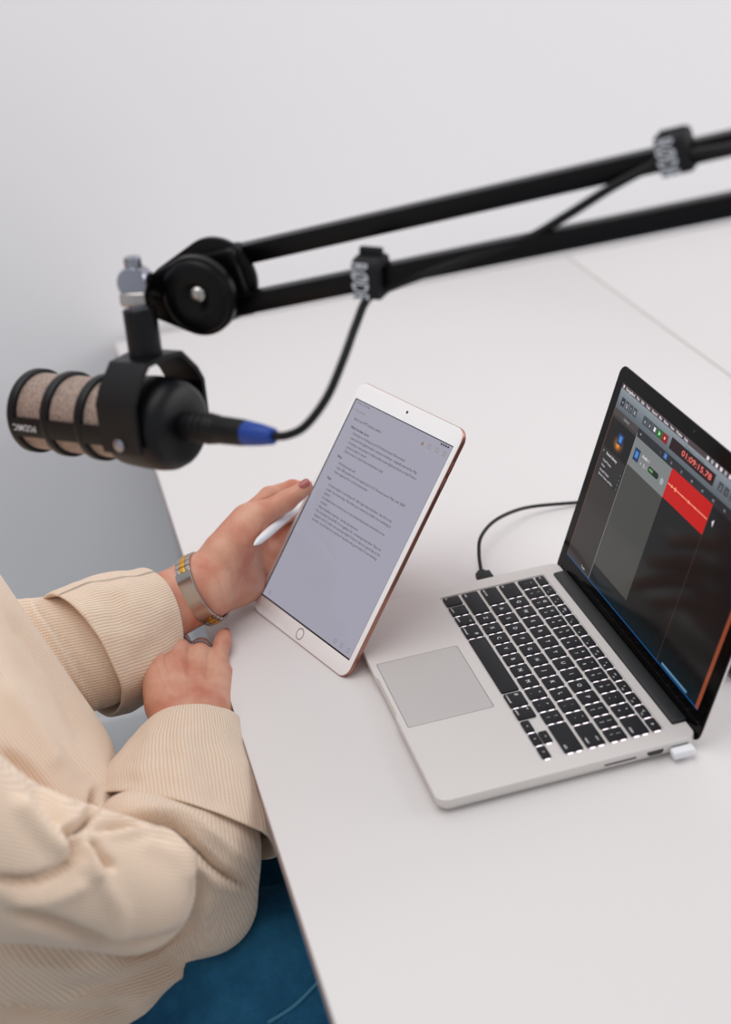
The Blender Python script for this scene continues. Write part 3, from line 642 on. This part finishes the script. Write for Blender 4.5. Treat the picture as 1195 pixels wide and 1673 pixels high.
def knit_mat():
    M = mat('cream_knit', (214, 190, 168), 0.95, spec=0.15, sheen=0.35); nt = M.node_tree; b = nt.nodes['Principled BSDF']; N = nt.nodes.new; L = nt.links.new
    a1 = N('ShaderNodeAttribute'); a1.attribute_name = 'rib'; a2 = N('ShaderNodeAttribute'); a2.attribute_name = 'row'
    def math_(op, *a):
        n = N('ShaderNodeMath'); n.operation = op
        for i, v in enumerate(a):
            if isinstance(v, (int, float)): n.inputs[i].default_value = v
            else: L(v, n.inputs[i])
        return n.outputs[0]
    tcn = N('ShaderNodeTexCoord'); wob = N('ShaderNodeTexNoise'); wob.inputs['Scale'].default_value = 25; L(tcn.outputs['Object'], wob.inputs['Vector'])
    rib = math_('ADD', a1.outputs['Fac'], math_('MULTIPLY', wob.outputs['Fac'], 2.0))
    s1 = math_('ABSOLUTE', math_('SINE', math_('MULTIPLY', rib, math.pi / 2.8)))
    row = math_('ADD', a2.outputs['Fac'], math_('MULTIPLY', s1, 0.8))
    s2 = math_('MULTIPLY', math_('ADD', math_('SINE', math_('MULTIPLY', row, 2 * math.pi / 2.2)), 1), .5)
    h = math_('ADD', math_('MULTIPLY', math_('POWER', s1, .5), .75), math_('MULTIPLY', s2, .25))
    fz = N('ShaderNodeTexNoise'); fz.inputs['Scale'].default_value = 700; fz.inputs['Detail'].default_value = 3; L(tcn.outputs['Object'], fz.inputs['Vector'])
    h2 = math_('ADD', h, math_('MULTIPLY', fz.outputs['Fac'], .5))
    bp = N('ShaderNodeBump'); bp.inputs['Strength'].default_value = .8; bp.inputs['Distance'].default_value = .0009; L(h2, bp.inputs['Height']); L(bp.outputs[0], b.inputs['Normal'])
    mx = N('ShaderNodeMix'); mx.data_type = 'RGBA'; mx.inputs[6].default_value = lin((188, 158, 132)); mx.inputs[7].default_value = lin((240, 216, 193))
    L(math_('MINIMUM', math_('ADD', math_('MULTIPLY', h, .75), .34), 1.0), mx.inputs[0]); L(mx.outputs[2], b.inputs['Base Color'])
    return M
M_knit = knit_mat()
def denim_mat():
    M = mat('blue_denim', (22, 72, 104), 0.85, spec=0.2); nt = M.node_tree; b = nt.nodes['Principled BSDF']; tc = nt.nodes.new('ShaderNodeTexCoord')
    w = nt.nodes.new('ShaderNodeTexNoise'); w.inputs['Scale'].default_value = 420; w.inputs['Detail'].default_value = 3; nt.links.new(tc.outputs['Object'], w.inputs['Vector'])
    n = nt.nodes.new('ShaderNodeTexNoise'); n.inputs['Scale'].default_value = 14; n.inputs['Detail'].default_value = 12; n.inputs['Roughness'].default_value = .7; nt.links.new(tc.outputs['Object'], n.inputs['Vector'])
    r = nt.nodes.new('ShaderNodeValToRGB'); r.color_ramp.elements[0].position = .35; r.color_ramp.elements[1].position = .65
    r.color_ramp.elements[0].color = lin((20, 74, 110)); r.color_ramp.elements[1].color = lin((44, 110, 146)); nt.links.new(n.outputs['Fac'], r.inputs['Fac'])
    mx = nt.nodes.new('ShaderNodeMix'); mx.data_type = 'RGBA'; mx.blend_type = 'MULTIPLY'; mx.inputs[0].default_value = .35
    nt.links.new(r.outputs[0], mx.inputs[6]); nt.links.new(w.outputs['Color'], mx.inputs[7]); nt.links.new(mx.outputs[2], b.inputs['Base Color'])
    bp = nt.nodes.new('ShaderNodeBump'); bp.inputs['Strength'].default_value = .4; bp.inputs['Distance'].default_value = .0006; nt.links.new(w.outputs['Fac'], bp.inputs['Height']); nt.links.new(bp.outputs[0], b.inputs['Normal'])
    return M
M_denim = denim_mat()
person = empty('person', (140, -470, -740), 'person in a cream knit sweater and blue jeans, seated at the desk holding the tablet', 'person')

# skeleton points shared by body and clothes
RW = PX(312, 1172, 88); RE = PX(262, 1445, 265)            # right wrist, elbow
LW = PX(330, 962, -42); LE = PX(112, 1072, -6)             # left wrist, elbow
RS = np.array([310., -480., 190.]); LS = np.array([40., -500., 60.])
# ---- left hand (holds the tablet)
s = SDF((-175, -250, -10), (0, 45, 160), 1.35)
FA = unit(LW - LE)
s.cone(LE + FA * 40, LW, 31, 25, 10)
side = unit(np.cross(FA, fw)); side = np.array(side)
s.cone(LE + FA * 40 + side * 8, LW + side * 12, 26, 18, 12); s.cone(LE + FA * 60 - side * 8, LW - side * 10, 26, 19, 12)
palm = PX(385, 915, -72)
s.cone(LW, palm, 25, 22, 14)
iM, mM, rM, pM = PX(403, 846, -84), PX(427, 862, -100), PX(436, 898, -106), PX(433, 930, -103)
s.cone(LW - side * 8, iM, 20, 13, 12); s.cone(LW, mM, 20, 13, 12); s.cone(LW + side * 4, rM, 20, 12, 12); s.cone(LW + side * 12, pM, 18, 12, 12)
s.cone(PX(366, 900, -58), PX(402, 858, -70), 19, 16, 14)        # thenar
s.cone(PX(388, 945, -70), PX(418, 940, -88), 22, 15, 12)        # heel of the palm
s.cone(PX(362, 968, -56), PX(405, 958, -76), 20, 16, 12)
tM, tI, tT = PX(424, 843, -74), PX(468, 818, -78), PX(499, 797, -81)
s.cone(PX(392, 880, -62), tM, 17, 13, 10); s.cone(tM, tI, 12.2, 10.0, 5); s.cone(tI, tT, 9.8, 7.8, 4)
def fing(pts, rs, k=3.5):
    for i in range(len(pts) - 1): s.cone(pts[i], pts[i + 1], rs[i], rs[i + 1], k)
fing([iM, PX(440, 811, -100), PX(478, 798, -114), PX(512, 800, -128), PX(540, 812, -131)], [11.5, 9.6, 8.6, 7.8, 6.8])
fing([mM, PX(474, 834, -120), PX(508, 842, -134), PX(545, 852, -136)], [11, 9.8, 8.6, 7.2])
fing([rM, PX(476, 864, -122), PX(512, 878, -137), PX(548, 895, -138)], [10.5, 9, 8.2, 7])
fing([pM, PX(466, 905, -119), PX(498, 920, -134), PX(530, 932, -136)], [9.5, 8, 7.2, 6.2])
Vl, Fl = s.mesh(); Vl = relax(Vl, Fl, 2)
Vl = sculpt(Vl, Fl, [([(424, 818), (450, 812), (476, 800)], 2.5, -1.2), ([(466, 806), (474, 816), (476, 826)], 2, -.9), ([(462, 808), (469, 818), (470, 828)], 1.5, -.6),
    ([(443, 850), (430, 862), (424, 885), (428, 915)], 3, -1.4), ([(395, 895), (418, 893), (440, 880)], 2.5, -.8), ([(385, 930), (410, 945), (418, 965)], 5, -1.6), ([(372, 925), (382, 945), (384, 975)], 4, -1.0), ([(345, 925), (360, 950), (368, 985)], 3, -.8)])
# ---- right hand (fist, little finger stretched out)
s = SDF((-75, -235, -95), (215, -85, 75), 1.35)
RFA = unit(RW - RE)
s.cone(RE + RFA * 80, RW, 31, 24, 10); rs_ = np.array(unit(np.cross(RFA, fw))); s.cone(RE + RFA * 90 + rs_ * 10, RW + rs_ * 14, 25, 19, 12); s.cone(RE + RFA * 90 - rs_ * 10, RW - rs_ * 14, 25, 19, 12)
K = [PX(254, 1068, 14), PX(292, 1061, 8), PX(327, 1069, 12), PX(356, 1082, 22)]
Wp = [PX(285, 1160, 84), PX(300, 1160, 86), PX(320, 1160, 88), PX(345, 1160, 90)]
dnv = np.array([-.25, 0.05, -1.0]) * 7
for i in range(4): s.cone(Wp[i] + dnv, K[i] + dnv * .35, 19, [10.8, 10.6, 10, 9.2][i], 11)
s.cone(PX(263, 1120, 55) + dnv, K[0] + dnv, 15, 12, 10); s.cone(PX(262, 1145, 72) + dnv, PX(262, 1095, 30) + dnv, 15, 14, 10)
s.cone(PX(358, 1100, 36) + dnv, PX(352, 1150, 78) + dnv * 1.4, 13, 15, 10)
for i in range(4): s.ell(K[i] + np.array([1, 0, 1.5]), np.eye(3), (9.2, 9.2, 8.6) if i < 3 else (8, 8, 7.6), 5)
for i, (l1, l2, l3) in enumerate([(34, 22, 18), (36, 24, 19), (34, 22, 18)]):
    a = K[i] + [0, 0, -1]; b = a + unit([-.93, .12, -.33]) * l1; c = b + unit([.35, .05, -1]) * l2; d = c + unit([1, 0, -.1]) * l3
    fing([a, b, c, d], [10, 9.2, 8.2, 7.4])
pk = K[3]; pT = PZ(368.5, 1038, 7.0); pP = (pk + pT) / 2 + np.array([0, 1.5, 5.5])
fing([pk, pP, pT * .45 + pP * .55 + [0, 0, 2.2], pT], [9.0, 7.9, 7.2, 6.2])
s.cone(PX(262, 1120, 50) + dnv * 2.6, PX(270, 1080, 10) + dnv * 3.6, 12, 9, 8)      # thumb folded under the fist
s.cone(PX(270, 1080, 10) + dnv * 3.6, PX(300, 1075, 0) + dnv * 3.8, 9.5, 8, 6)
Vr, Fr = s.mesh(); Vr = relax(Vr, Fr, 2)
Vr = sculpt(Vr, Fr, [([(272, 1056), (273, 1080), (280, 1105)], 5, -2.0), ([(309, 1056), (309, 1080), (310, 1105)], 5, -1.8), ([(342, 1066), (341, 1088), (338, 1110)], 4.5, -1.6),
    ([(256, 1075), (268, 1110), (285, 1145)], 4, .8), ([(293, 1068), (300, 1100), (305, 1140)], 4, .8), ([(328, 1075), (328, 1105), (325, 1140)], 4, .7), ([(362, 1052), (371, 1053), (375, 1053)], 1.6, -.5)])
# ---- coarse rest of the body, hidden by the clothes or beyond the frame
s = SDF((-260, -760, -260), (480, -200, 640), 7)
s.cone((130, -520, -180), (130, -520, 40), 120, 115, 30); s.cone((60, -500, 150), (230, -500, 180), 60, 70, 40); s.cone((130, -520, 60), (130, -500, 190), 115, 90, 40)
s.cone(RS, RE, 42, 28, 10); s.cone(LS, LE, 38, 30, 10); s.cone(LE, LW, 28, 22, 6); s.cone(RE, RW, 27, 21, 6)
s.cone((125, -490, 230), (120, -470, 340), 54, 52, 20)
HD = np.array([115., -455., 430.]); s.ell(HD, np.eye(3), (74, 92, 108), 10); s.ell(HD + [0, 28, -48], np.eye(3), (52, 60, 58), 20)
s.cone(HD + [0, 86, 5], HD + [0, 104, -22], 7, 12, 8); s.cone(HD + [-18, 84, -52], HD + [18, 84, -52], 7, 7, 5); s.ell(HD + [0, 72, -78], np.eye(3), (22, 18, 18), 12)
s.ell(HD + [-76, -5, -5], np.eye(3), (9, 18, 30), 5); s.ell(HD + [76, -5, -5], np.eye(3), (9, 18, 30), 5)
Vb, Fb = s.mesh(); Vb = relax(Vb, Fb, 2)
Vall = np.concatenate([Vl, Vr, Vb]); Fall = np.concatenate([Fl, Fr + len(Vl), Fb + len(Vl) + len(Vr)])
mesh_obj('body', Vall, Fall, M_skin, person)
s = SDF((-20, -620, 250), (250, -330, 580), 6); s.ell(HD + [0, -18, 22], np.eye(3), (88, 98, 108), 8); s.cone(HD + [-60, -50, 0], HD + [-50, -70, -150], 40, 26, 20); s.cone(HD + [60, -50, 0], HD + [50, -70, -150], 40, 26, 20)
Vh, Fh = s.mesh(); mesh_obj('hair', relax(Vh, Fh, 2), Fh, mat('brown_hair', (96, 66, 46), 0.5, bump=(300, .5, .002)), person)
mb = MB()
for x in (-32, 32):
    mb = MB()
    mb.loops([[tuple(HD + [x + r * math.cos(a), 71 + o, -2 + r * .6 * math.sin(a)]) for a in np.linspace(0, 6.283, 17)[:-1]] for r, o in ((14, 0), (12, 5), (6, 8), (1, 9))]); mb.build('eye', mat('eye_white', (220, 215, 210), 0.3), person)
pass
# nails
M_nail = mat('rose_nail_polish', (170, 92, 88), 0.3, coat=0.3); M_nail2 = mat('red_nail_polish', (160, 66, 60), 0.3, coat=0.3)
def nail(c, ax_, out, L, Wd, M, lab):
    ax_ = unit(ax_); out = unit(out - ax_ * (out @ ax_)); sd = np.cross(ax_, out); R_ = []
    mbx = MB(); n1, n2 = 9, 9; vs = []
    for i in range(n1):
        u_ = -1 + 2 * i / (n1 - 1); wu = math.sqrt(max(0, 1 - max(0, abs(u_) - .35) ** 2 / .65 ** 2 * .9))
        for j in range(n2):
            v_ = -1 + 2 * j / (n2 - 1); vs.append(c + ax_ * u_ * L / 2 + sd * v_ * Wd / 2 * wu + out * (1.2 - 2.0 * (v_ * wu) ** 2 - .7 * u_ ** 2))
    top = vs; bot = [q - out * 1.2 for q in vs]
    fs = [(i * n2 + j, i * n2 + j + 1, (i + 1) * n2 + j + 1, (i + 1) * n2 + j) for i in range(n1 - 1) for j in range(n2 - 1)]
    mbx.add(top, fs); mbx.add(bot, fs); o = mbx.build('fingernail', M, person); o['label'] = lab
tocam = lambda p: unit(CAM - p)
tdir = unit(tT - tI)
nail(PX(497, 789.5, -76) + tocam(tT) * -1.0, tdir, unit(tocam(tT) + np.array([0, -.35, .75])), 11.5, 8.6, M_nail, 'rose thumbnail on the bezel')
pd_ = unit(pT - pP); nail(pT + pd_ * 2.2 + np.array([0, 0, 5.0]), pd_, np.array([.15, 0, 1.0]), 11, 8.5, M_nail2, 'dark red nail of the little finger')

# ---- sweater
def B(px_, py_, X, r):
    p = PX(px_, py_, X); return p, r * depth(p) / FPX
s = SDF((-190, -640, -330), (500, -60, 310), 3.3)
alias = []; limbs = []      # (a, b, name) axes used for the direction of the ribs
def limb(a, b, k=16, axis=True):
    (p, r1), (q, r2) = B(*a), B(*b); s.cone(p, q, r1, r2, k)
    limbs.append((p, q, r1, r2)); alias.append(len(limbs) - 1 if axis else alias[-1])
# torso and chest
limb((-160, 1003, 70, 165), (44, 1272, 110, 148), 22)
limb((-220, 1200, 150, 260), (0, 1440, 190, 250), 22, False)
limb((30, 1262, 150, 120), (95, 1300, 165, 68), 14, False)
# left upper sleeve
limb((-60, 1090, -10, 120), (62, 1078, 0, 96), 12); limb((62, 1078, 0, 96), (150, 1060, -4, 99), 10)
# right forearm sleeve under the cuff
limb((303, 1310, 155, 112), (303, 1400, 228, 120), 12); limb((330, 1390, 215, 92), (330, 1470, 235, 92), 12, False)
limb((215, 1352, 255, 60), (300, 1372, 250, 62), 8, False)
# right upper sleeve and elbow
limb((-200, 1330, 340, 210), (10, 1405, 335, 125), 12); limb((10, 1405, 335, 125), (212, 1450, 325, 108), 10)
# hem of the body, bunched at the lap
limb((-60, 1650, 250, 200), (190, 1590, 240, 112), 14); limb((190, 1585, 235, 112), (318, 1495, 205, 92), 14); limb((90, 1720, 245, 120), (212, 1612, 232, 92), 12, False)
limb((60, 1760, 260, 200), (180, 1700, 250, 100), 14, False)
# far side of the torso (not seen)
s.cone((130, -520, -160), (130, -520, 150), 150, 130, 30); s.cone((-60, -500, 190), (310, -500, 190), 85, 85, 30); s.cone((130, -495, 230), (128, -490, 258), 72, 66, 16)
Vs, Fs = s.mesh(); Vs = relax(Vs, Fs, 4)
Vs = sculpt(Vs, Fs, [
    ([(160, 1288), (150, 1325), (130, 1350), (108, 1352)], 6, -18),
    ([(0, 1228), (50, 1266), (85, 1315), (108, 1350)], 11, -9),
    ([(112, 1358), (127, 1392), (100, 1422), (50, 1440), (-20, 1438)], 8, -13), ([(20, 1300), (70, 1360), (110, 1395)], 14, 7), ([(0, 1480), (80, 1470), (150, 1440)], 14, 5),
    ([(150, 1372), (166, 1396), (188, 1420)], 6, -11), ([(140, 1378), (152, 1408), (160, 1440)], 8, 5),
    ([(150, 1352), (215, 1343), (281, 1345), (328, 1392), (365, 1425), (412, 1453)], 6, -13), ([(170, 1365), (230, 1360), (275, 1366), (310, 1402), (350, 1440), (390, 1465)], 8, 5), ([(200, 1322), (290, 1326), (345, 1362), (415, 1420)], 9, 5),
    ([(130, 1400), (170, 1445), (200, 1500), (180, 1560)], 16, 4),
    ([(0, 1480), (90, 1512), (200, 1552), (300, 1528), (322, 1480), (326, 1430)], 10, -11),
    ([(100, 1620), (200, 1605), (290, 1560), (340, 1520)], 14, -4),
    ([(220, 1640), (262, 1612), (330, 1575)], 9, 4),
    ([(0, 1560), (120, 1585), (220, 1580)], 16, 4), ([(0, 1640), (120, 1655), (220, 1640)], 10, -5),
    ([(20, 1050), (80, 1150), (130, 1240), (150, 1300)], 18, -4), ([(0, 1110), (60, 1190), (100, 1260)], 16, 4),
    ([(30, 960), (110, 1075), (170, 1190)], 10, 4), ([(10, 1000), (90, 1110), (150, 1230)], 12, -5), ([(60, 990), (85, 1020), (110, 1060), (150, 1140)], 5, -5), ([(225, 1372), (290, 1400), (320, 1440)], 14, 4)])
def rib_uv(V, F_):           # direction of the ribs: every face follows one limb of the garment
    C_ = V[F_].mean(1); best = np.full(len(C_), 1e9); U = np.zeros(F_.shape); Rr = np.zeros(F_.shape)
    for (p, q, r1, r2), al in zip(limbs, alias):
        d = q - p; L = np.linalg.norm(d); e = d / L
        tc_ = np.clip((C_ - p) @ e, 0, L); D = np.linalg.norm(C_ - p - tc_[:, None] * e, axis=1) - (r1 + (r2 - r1) * tc_ / L)
        p, q, r1, r2 = limbs[al]; e = unit(q - p)
        a0 = unit(np.cross(e, RC[2])); Q = V[F_] - p; m_ = D < best; best[m_] = D[m_]
        U[m_] = (Q @ a0)[m_] * 1.1; Rr[m_] = (Q @ e)[m_]
        if p is limbs[0][0]:
            b0 = np.cross(e, a0); b0 = b0 if b0 @ RC[2] < 0 else -b0; rd = np.linalg.norm((C_ - p) - ((C_ - p) @ e)[:, None] * e, axis=1); U[m_] = (np.arctan2(Q @ a0, Q @ b0) * (r1 * .85 * 2.0 ** np.round(np.log2(rd / r1 + 1e-6)))[:, None])[m_]
    return U.ravel(), Rr.ravel()
sweater = mesh_obj('sweater', Vs, Fs, M_knit, person, uv=rib_uv(Vs, Fs), dom='CORNER')
def cuff(rings, axis, tilt, wob=1.6, seed=0):
    nseg = 96; sub = []
    P_ = []
    for (x1, y1, X1, x2, y2, X2, b), tf in zip(rings, tilt):
        A_, B_ = PX(x1, y1, X1), PX(x2, y2, X2); c = (A_ + B_) / 2; U_ = (B_ - A_) / 2; V_ = unit(np.cross(U_, unit(axis - tf * (axis @ RC[2]) * RC[2]))); V_ = (V_ if V_ @ (CAM - c) > 0 else -V_) * b; P_.append((c, U_, V_))
    # densify
    D_ = []
    n = len(P_)
    comp = [spline([q[k] for q in P_], 8) for k in range(3)]
    D_ = list(zip(*comp))
    seq = [(0, .84, 14), (0, .86, 5), (0, .93, -1.0)] + [(i, 1.0, 0) for i in range(len(D_))] + [(len(D_) - 1, .985, -2.2), (len(D_) - 1, .95, -2.0), (len(D_) - 1, .92, 4), (len(D_) - 1, .86, 18)]
    V = []; rb = []; rw = []; urad = float(np.mean([np.linalg.norm(d[1]) for d in D_])) * .9
    for r_i, (i, k, o) in enumerate(seq):
        c, U_, V_ = D_[i]; t = i / (len(D_) - 1)
        for j in range(nseg):
            a = 2 * math.pi * j / nseg + math.pi; q = c + k * (math.cos(a) * U_ + math.sin(a) * V_) + axis * o * (1 if i == 0 else -1)
            nz = noise.noise(Vector(q * .022) + Vector((seed, 0, 0))) * wob * 3 + noise.noise(Vector(q * .06) + Vector((seed, 3, 0))) * wob
            rad = unit(q - c); q = q + rad * nz * (1 if k == 1 else .8)
            V.append(q); rb.append((a - math.pi) * urad); rw.append(t * 95)
    F_ = []
    for r_ in range(len(seq) - 1):
        for j in range(nseg):
            j2 = (j + 1) % nseg; F_.append((r_ * nseg + j, r_ * nseg + j2, (r_ + 1) * nseg + j2, (r_ + 1) * nseg + j))
    V = np.array(V); F_ = np.array(F_)
    N_ = vnormals(V, F_)
    ctr = V.mean(0)
    if ((V - ctr) * N_).sum() < 0: F_ = F_[:, ::-1]
    return V, F_, (np.array(rb), np.array(rw))
# right cuff: from the opening at the hand to the turned edge
axR = unit(PX(297, 1338, 200) - PX(315, 1205, 98))
V, F_, uv = cuff([(224, 1196, 98, 403, 1214, 98, 48), (186, 1236, 135, 424, 1276, 135, 60), (164, 1268, 170, 437, 1336, 170, 70), (156, 1292, 198, 438, 1402, 198, 76)], axR, (.35, .5, .65, .8), seed=3)
V = sculpt(V, F_, [([(250, 1180), (245, 1230), (225, 1280)], 16, 3), ([(330, 1200), (345, 1260), (370, 1330)], 20, -3), ([(300, 1190), (300, 1240), (290, 1290)], 18, 3), ([(410, 1240), (425, 1310), (432, 1380)], 9, -3)])
mesh_obj('cuff', V, F_, M_knit, sweater, uv=uv, sub=1)
axL = unit(PX(131, 1067, 12) - PX(255, 1017, -34))
V, F_, uv = cuff([(253, 930, -34, 250, 1104, -34, 44), (205, 940, -22, 222, 1128, -22, 52), (150, 952, -8, 196, 1152, -8, 56), (96, 970, 8, 168, 1166, 8, 56)], axL, (0, 0, 0, 0), seed=9)
V = sculpt(V, F_, [([(130, 980), (150, 1050), (185, 1120)], 14, 3), ([(180, 960), (200, 1030), (225, 1100)], 14, -3)])
mesh_obj('cuff', V, F_, M_knit, sweater, uv=uv, sub=1)

# ---- jeans
s = SDF((-150, -680, -745), (420, 160, -60), 6)
s.cone((130, -540, -190), (130, -500, -190), 135, 130, 30)
s.cone((225, -470, -190), (245, 20, -200), 92, 80, 22); s.cone((75, -470, -190), (85, 20, -196), 92, 84, 22)
s.cone((235, 20, -205), (235, 40, -640), 66, 48, 20); s.cone((40, 20, -205), (40, 40, -640), 66, 48, 20)
s.cone((235, 40, -640), (235, 20, -690), 50, 52, 20); s.cone((40, 40, -640), (40, 20, -690), 50, 52, 20)
Vj, Fj = s.mesh(); Vj = relax(Vj, Fj, 2)
Vj = sculpt(Vj, Fj, [([(448, 1690), (470, 1652), (515, 1606), (540, 1585)], 4, 2.0), ([(440, 1700), (463, 1650), (505, 1604)], 5, -2.5), ([(290, 1560), (296, 1610), (300, 1680)], 6, -4), ([(420, 1400), (450, 1450), (480, 1500)], 12, -3), ([(330, 1600), (400, 1560), (450, 1480)], 14, 3)])
jeans = mesh_obj('jeans', Vj, Fj, M_denim, person)
def on_surface(V, x, y):      # the point of a surface the lens sees at a pixel
    P2 = pix(V); c = np.linalg.norm(P2 - [x, y], axis=1) < 9
    return V[c][np.argmin(np.linalg.norm(V[c] - CAM, axis=1))] if c.any() else None
for path in ([(446, 1668), (478, 1636), (516, 1606)],):
    q_ = [on_surface(Vj, a, b) for a, b in path]; q_ = [v for v in q_ if v is not None]
    if len(q_) > 2: mb = MB(); mb.tube(spline(q_), 1.5, 8); o = mb.build('seam', mat('pale_denim', (70, 128, 158), .9), jeans); o['label'] = 'paler stitched seam'
for x in (235, 40):
    mb = MB(); mb.loops([[(x + w * math.cos(a), 60 + l * math.sin(a), z) for a in np.linspace(0, 6.283, 33)[:-1]] for z, w, l in ((-740, 44, 125), (-722, 47, 128), (-700, 42, 105), (-672, 34, 60))]); mb.build('shoe', mat('white_canvas', (215, 213, 208), 0.8), person)

# ---- wristwatch
Wc = PX(331, 962, -42); WA = unit(FA * .86 + unit(CAM - Wc) * .5)
WU = unit(np.cross(WA, fw)); WU = np.array(WU); WU = WU if (pix(Wc + WU * 10)[0][1] > 961) else -WU
WV = np.cross(WU, WA); WV = WV if WV @ (CAM - Wc) > 0 else -WV
watch = empty('wristwatch', Wc, 'two-tone steel and gold bracelet watch on the left wrist, folding clasp towards the viewer', 'watch')
aw, bw = 33.0, 32.5
def WP(a, r=0, o=0): # a=0 at camera side
    n_ = unit(WV * math.cos(a) / bw + WU * math.sin(a) / aw); return Wc + WV * math.cos(a) * bw + WU * math.sin(a) * aw + n_ * r + WA * o, n_
NL = 30
for i in range(NL):
    a = -math.pi + 2 * math.pi * (i + .5) / NL
    if -.62 < a < .80 or abs(a) > 2.55: continue
    p_, n_ = WP(a, 1.6); t_ = np.cross(WA, n_); hl = (aw + bw) / 2 * math.pi / NL * .93
    for o in (-5.4, 5.4):
        mb = MB(); mb.box(p_ + WA * o, WA, t_, n_, 2.5, hl * .97, 1.5, .5); mb.build('link', M_steel, watch)
    mb = MB(); mb.box(p_ + n_ * .2, WA, t_, n_, 2.8, hl * .97, 1.6, .6); mb.build('centre_link', M_gold, watch)
R_ = []
for a in np.linspace(-.62, .80, 15):
    p_, n_ = WP(a, 0); R_.append([p_ - WA * 8, p_ + WA * 8, p_ + WA * 8.2 + n_ * 3.6, p_ + WA * 7.4 + n_ * 4.3, p_ - WA * 7.4 + n_ * 4.3, p_ - WA * 8.2 + n_ * 3.6])
mb = MB(); mb.loops(R_); mb.build('clasp', M_steel, watch, auto=25)
p_, n_ = WP(math.pi, 2); t_ = np.cross(WA, n_); e1_ = WA
mb = MB(); mb.loops([[p_ + n_ * o + r * (math.cos(a) * WA + math.sin(a) * t_) for a in np.linspace(0, 6.283, 33)[:-1]] for r, o in ((13.5, -1), (14.5, 0), (14.5, 5), (13, 7), (12, 7.6))]); mb.build('case', M_steel, watch)
mb = MB(); mb.tube([p_ + n_ * 7.6, p_ + n_ * 8], 12, 32); mb.build('dial', mat('watch_dial', (225, 222, 214), 0.2), watch)

# ---- finger rings
def bead_ring(c, ax_, r, nb, rb, name, lab, grp=None):
    ax_ = unit(ax_); e1_ = unit(np.cross(ax_, [0, 0, 1])); e2_ = np.cross(ax_, e1_); mb = MB()
    for i in range(nb):
        a = 2 * math.pi * i / nb; q = c + r * (math.cos(a) * e1_ + math.sin(a) * e2_); rr = []
        for t in np.linspace(-.98, .98, 7): rr.append([q + np.array([math.sqrt(1 - t * t) * math.cos(b) * rb, math.sqrt(1 - t * t) * math.sin(b) * rb, t * rb]) for b in np.linspace(0, 6.283, 9)[:-1]])
        mb.loops(rr)
    o = mb.build(name, M_chrome, None); top_from(o, c); tag(o, lab, 'ring', grp); return o
fd = unit([-.93, .12, -.33])
r1 = bead_ring(K[1] + fd * 12 + np.array([0, 0, 1.0]), fd, 10.8, 30, 1.15, 'beaded_ring', 'silver beaded ring on the right middle finger, the one touching the stone ring')
bead_ring(K[2] + fd * 10 + np.array([0, 0, .5]), fd, 10.4, 29, 1.15, 'beaded_ring', 'silver beaded ring on the ring finger next to the outstretched little finger')
gc = K[1] + fd * 15 + np.array([0, -4, 10.5]); gr = empty('stone_ring', gc, 'silver ring with a small clear stone on the right hand, against the sleeve', 'ring')
gc = PX(291, 1035, 4)
mb = MB(); mb.loops([[gc + np.array([r * math.cos(a), r * math.sin(a), z]) for a in np.linspace(0, 6.283, 9)[:-1]] for z, r in ((-3.5, 1.4), (0, 3.9), (1.8, 3.4), (2.6, 2.0))]); mb.build('stone', mat('clear_stone', (225, 230, 238), 0.05, 0.6), gr, smooth=False)
mb = MB(); cc = K[1] + fd * 16; e1_ = unit(np.cross(fd, [0, 0, 1])); e2_ = np.cross(fd, e1_); pts = [cc + 10.4 * (math.cos(a) * e1_ + math.sin(a) * e2_) for a in np.linspace(0, 2 * math.pi, 37)]; mb.tube(pts, .9, 8, 0, False); mb.build('band', M_chrome, gr)
cc = (rM + PX(474, 872, -123)) / 2; d_ = unit(PX(474, 872, -123) - rM); cc = PX(474, 850, -112); d_ = unit(PX(505, 850, -134) - PX(470, 842, -121))
cc = PX(470, 842, -121) + d_ * 4; e1_ = unit(np.cross(d_, [0, 0, 1])); e2_ = np.cross(d_, e1_)
mb = MB(); mb.tube([cc + 9.7 * (math.cos(a) * e1_ + math.sin(a) * e2_) for a in np.linspace(0, 2 * math.pi, 37)], 1.0, 8, 0, False); o = mb.build('plain_ring', M_chrome, None); top_from(o, cc); tag(o, 'plain silver ring on the hand behind the tablet, seen beside the stylus', 'ring')
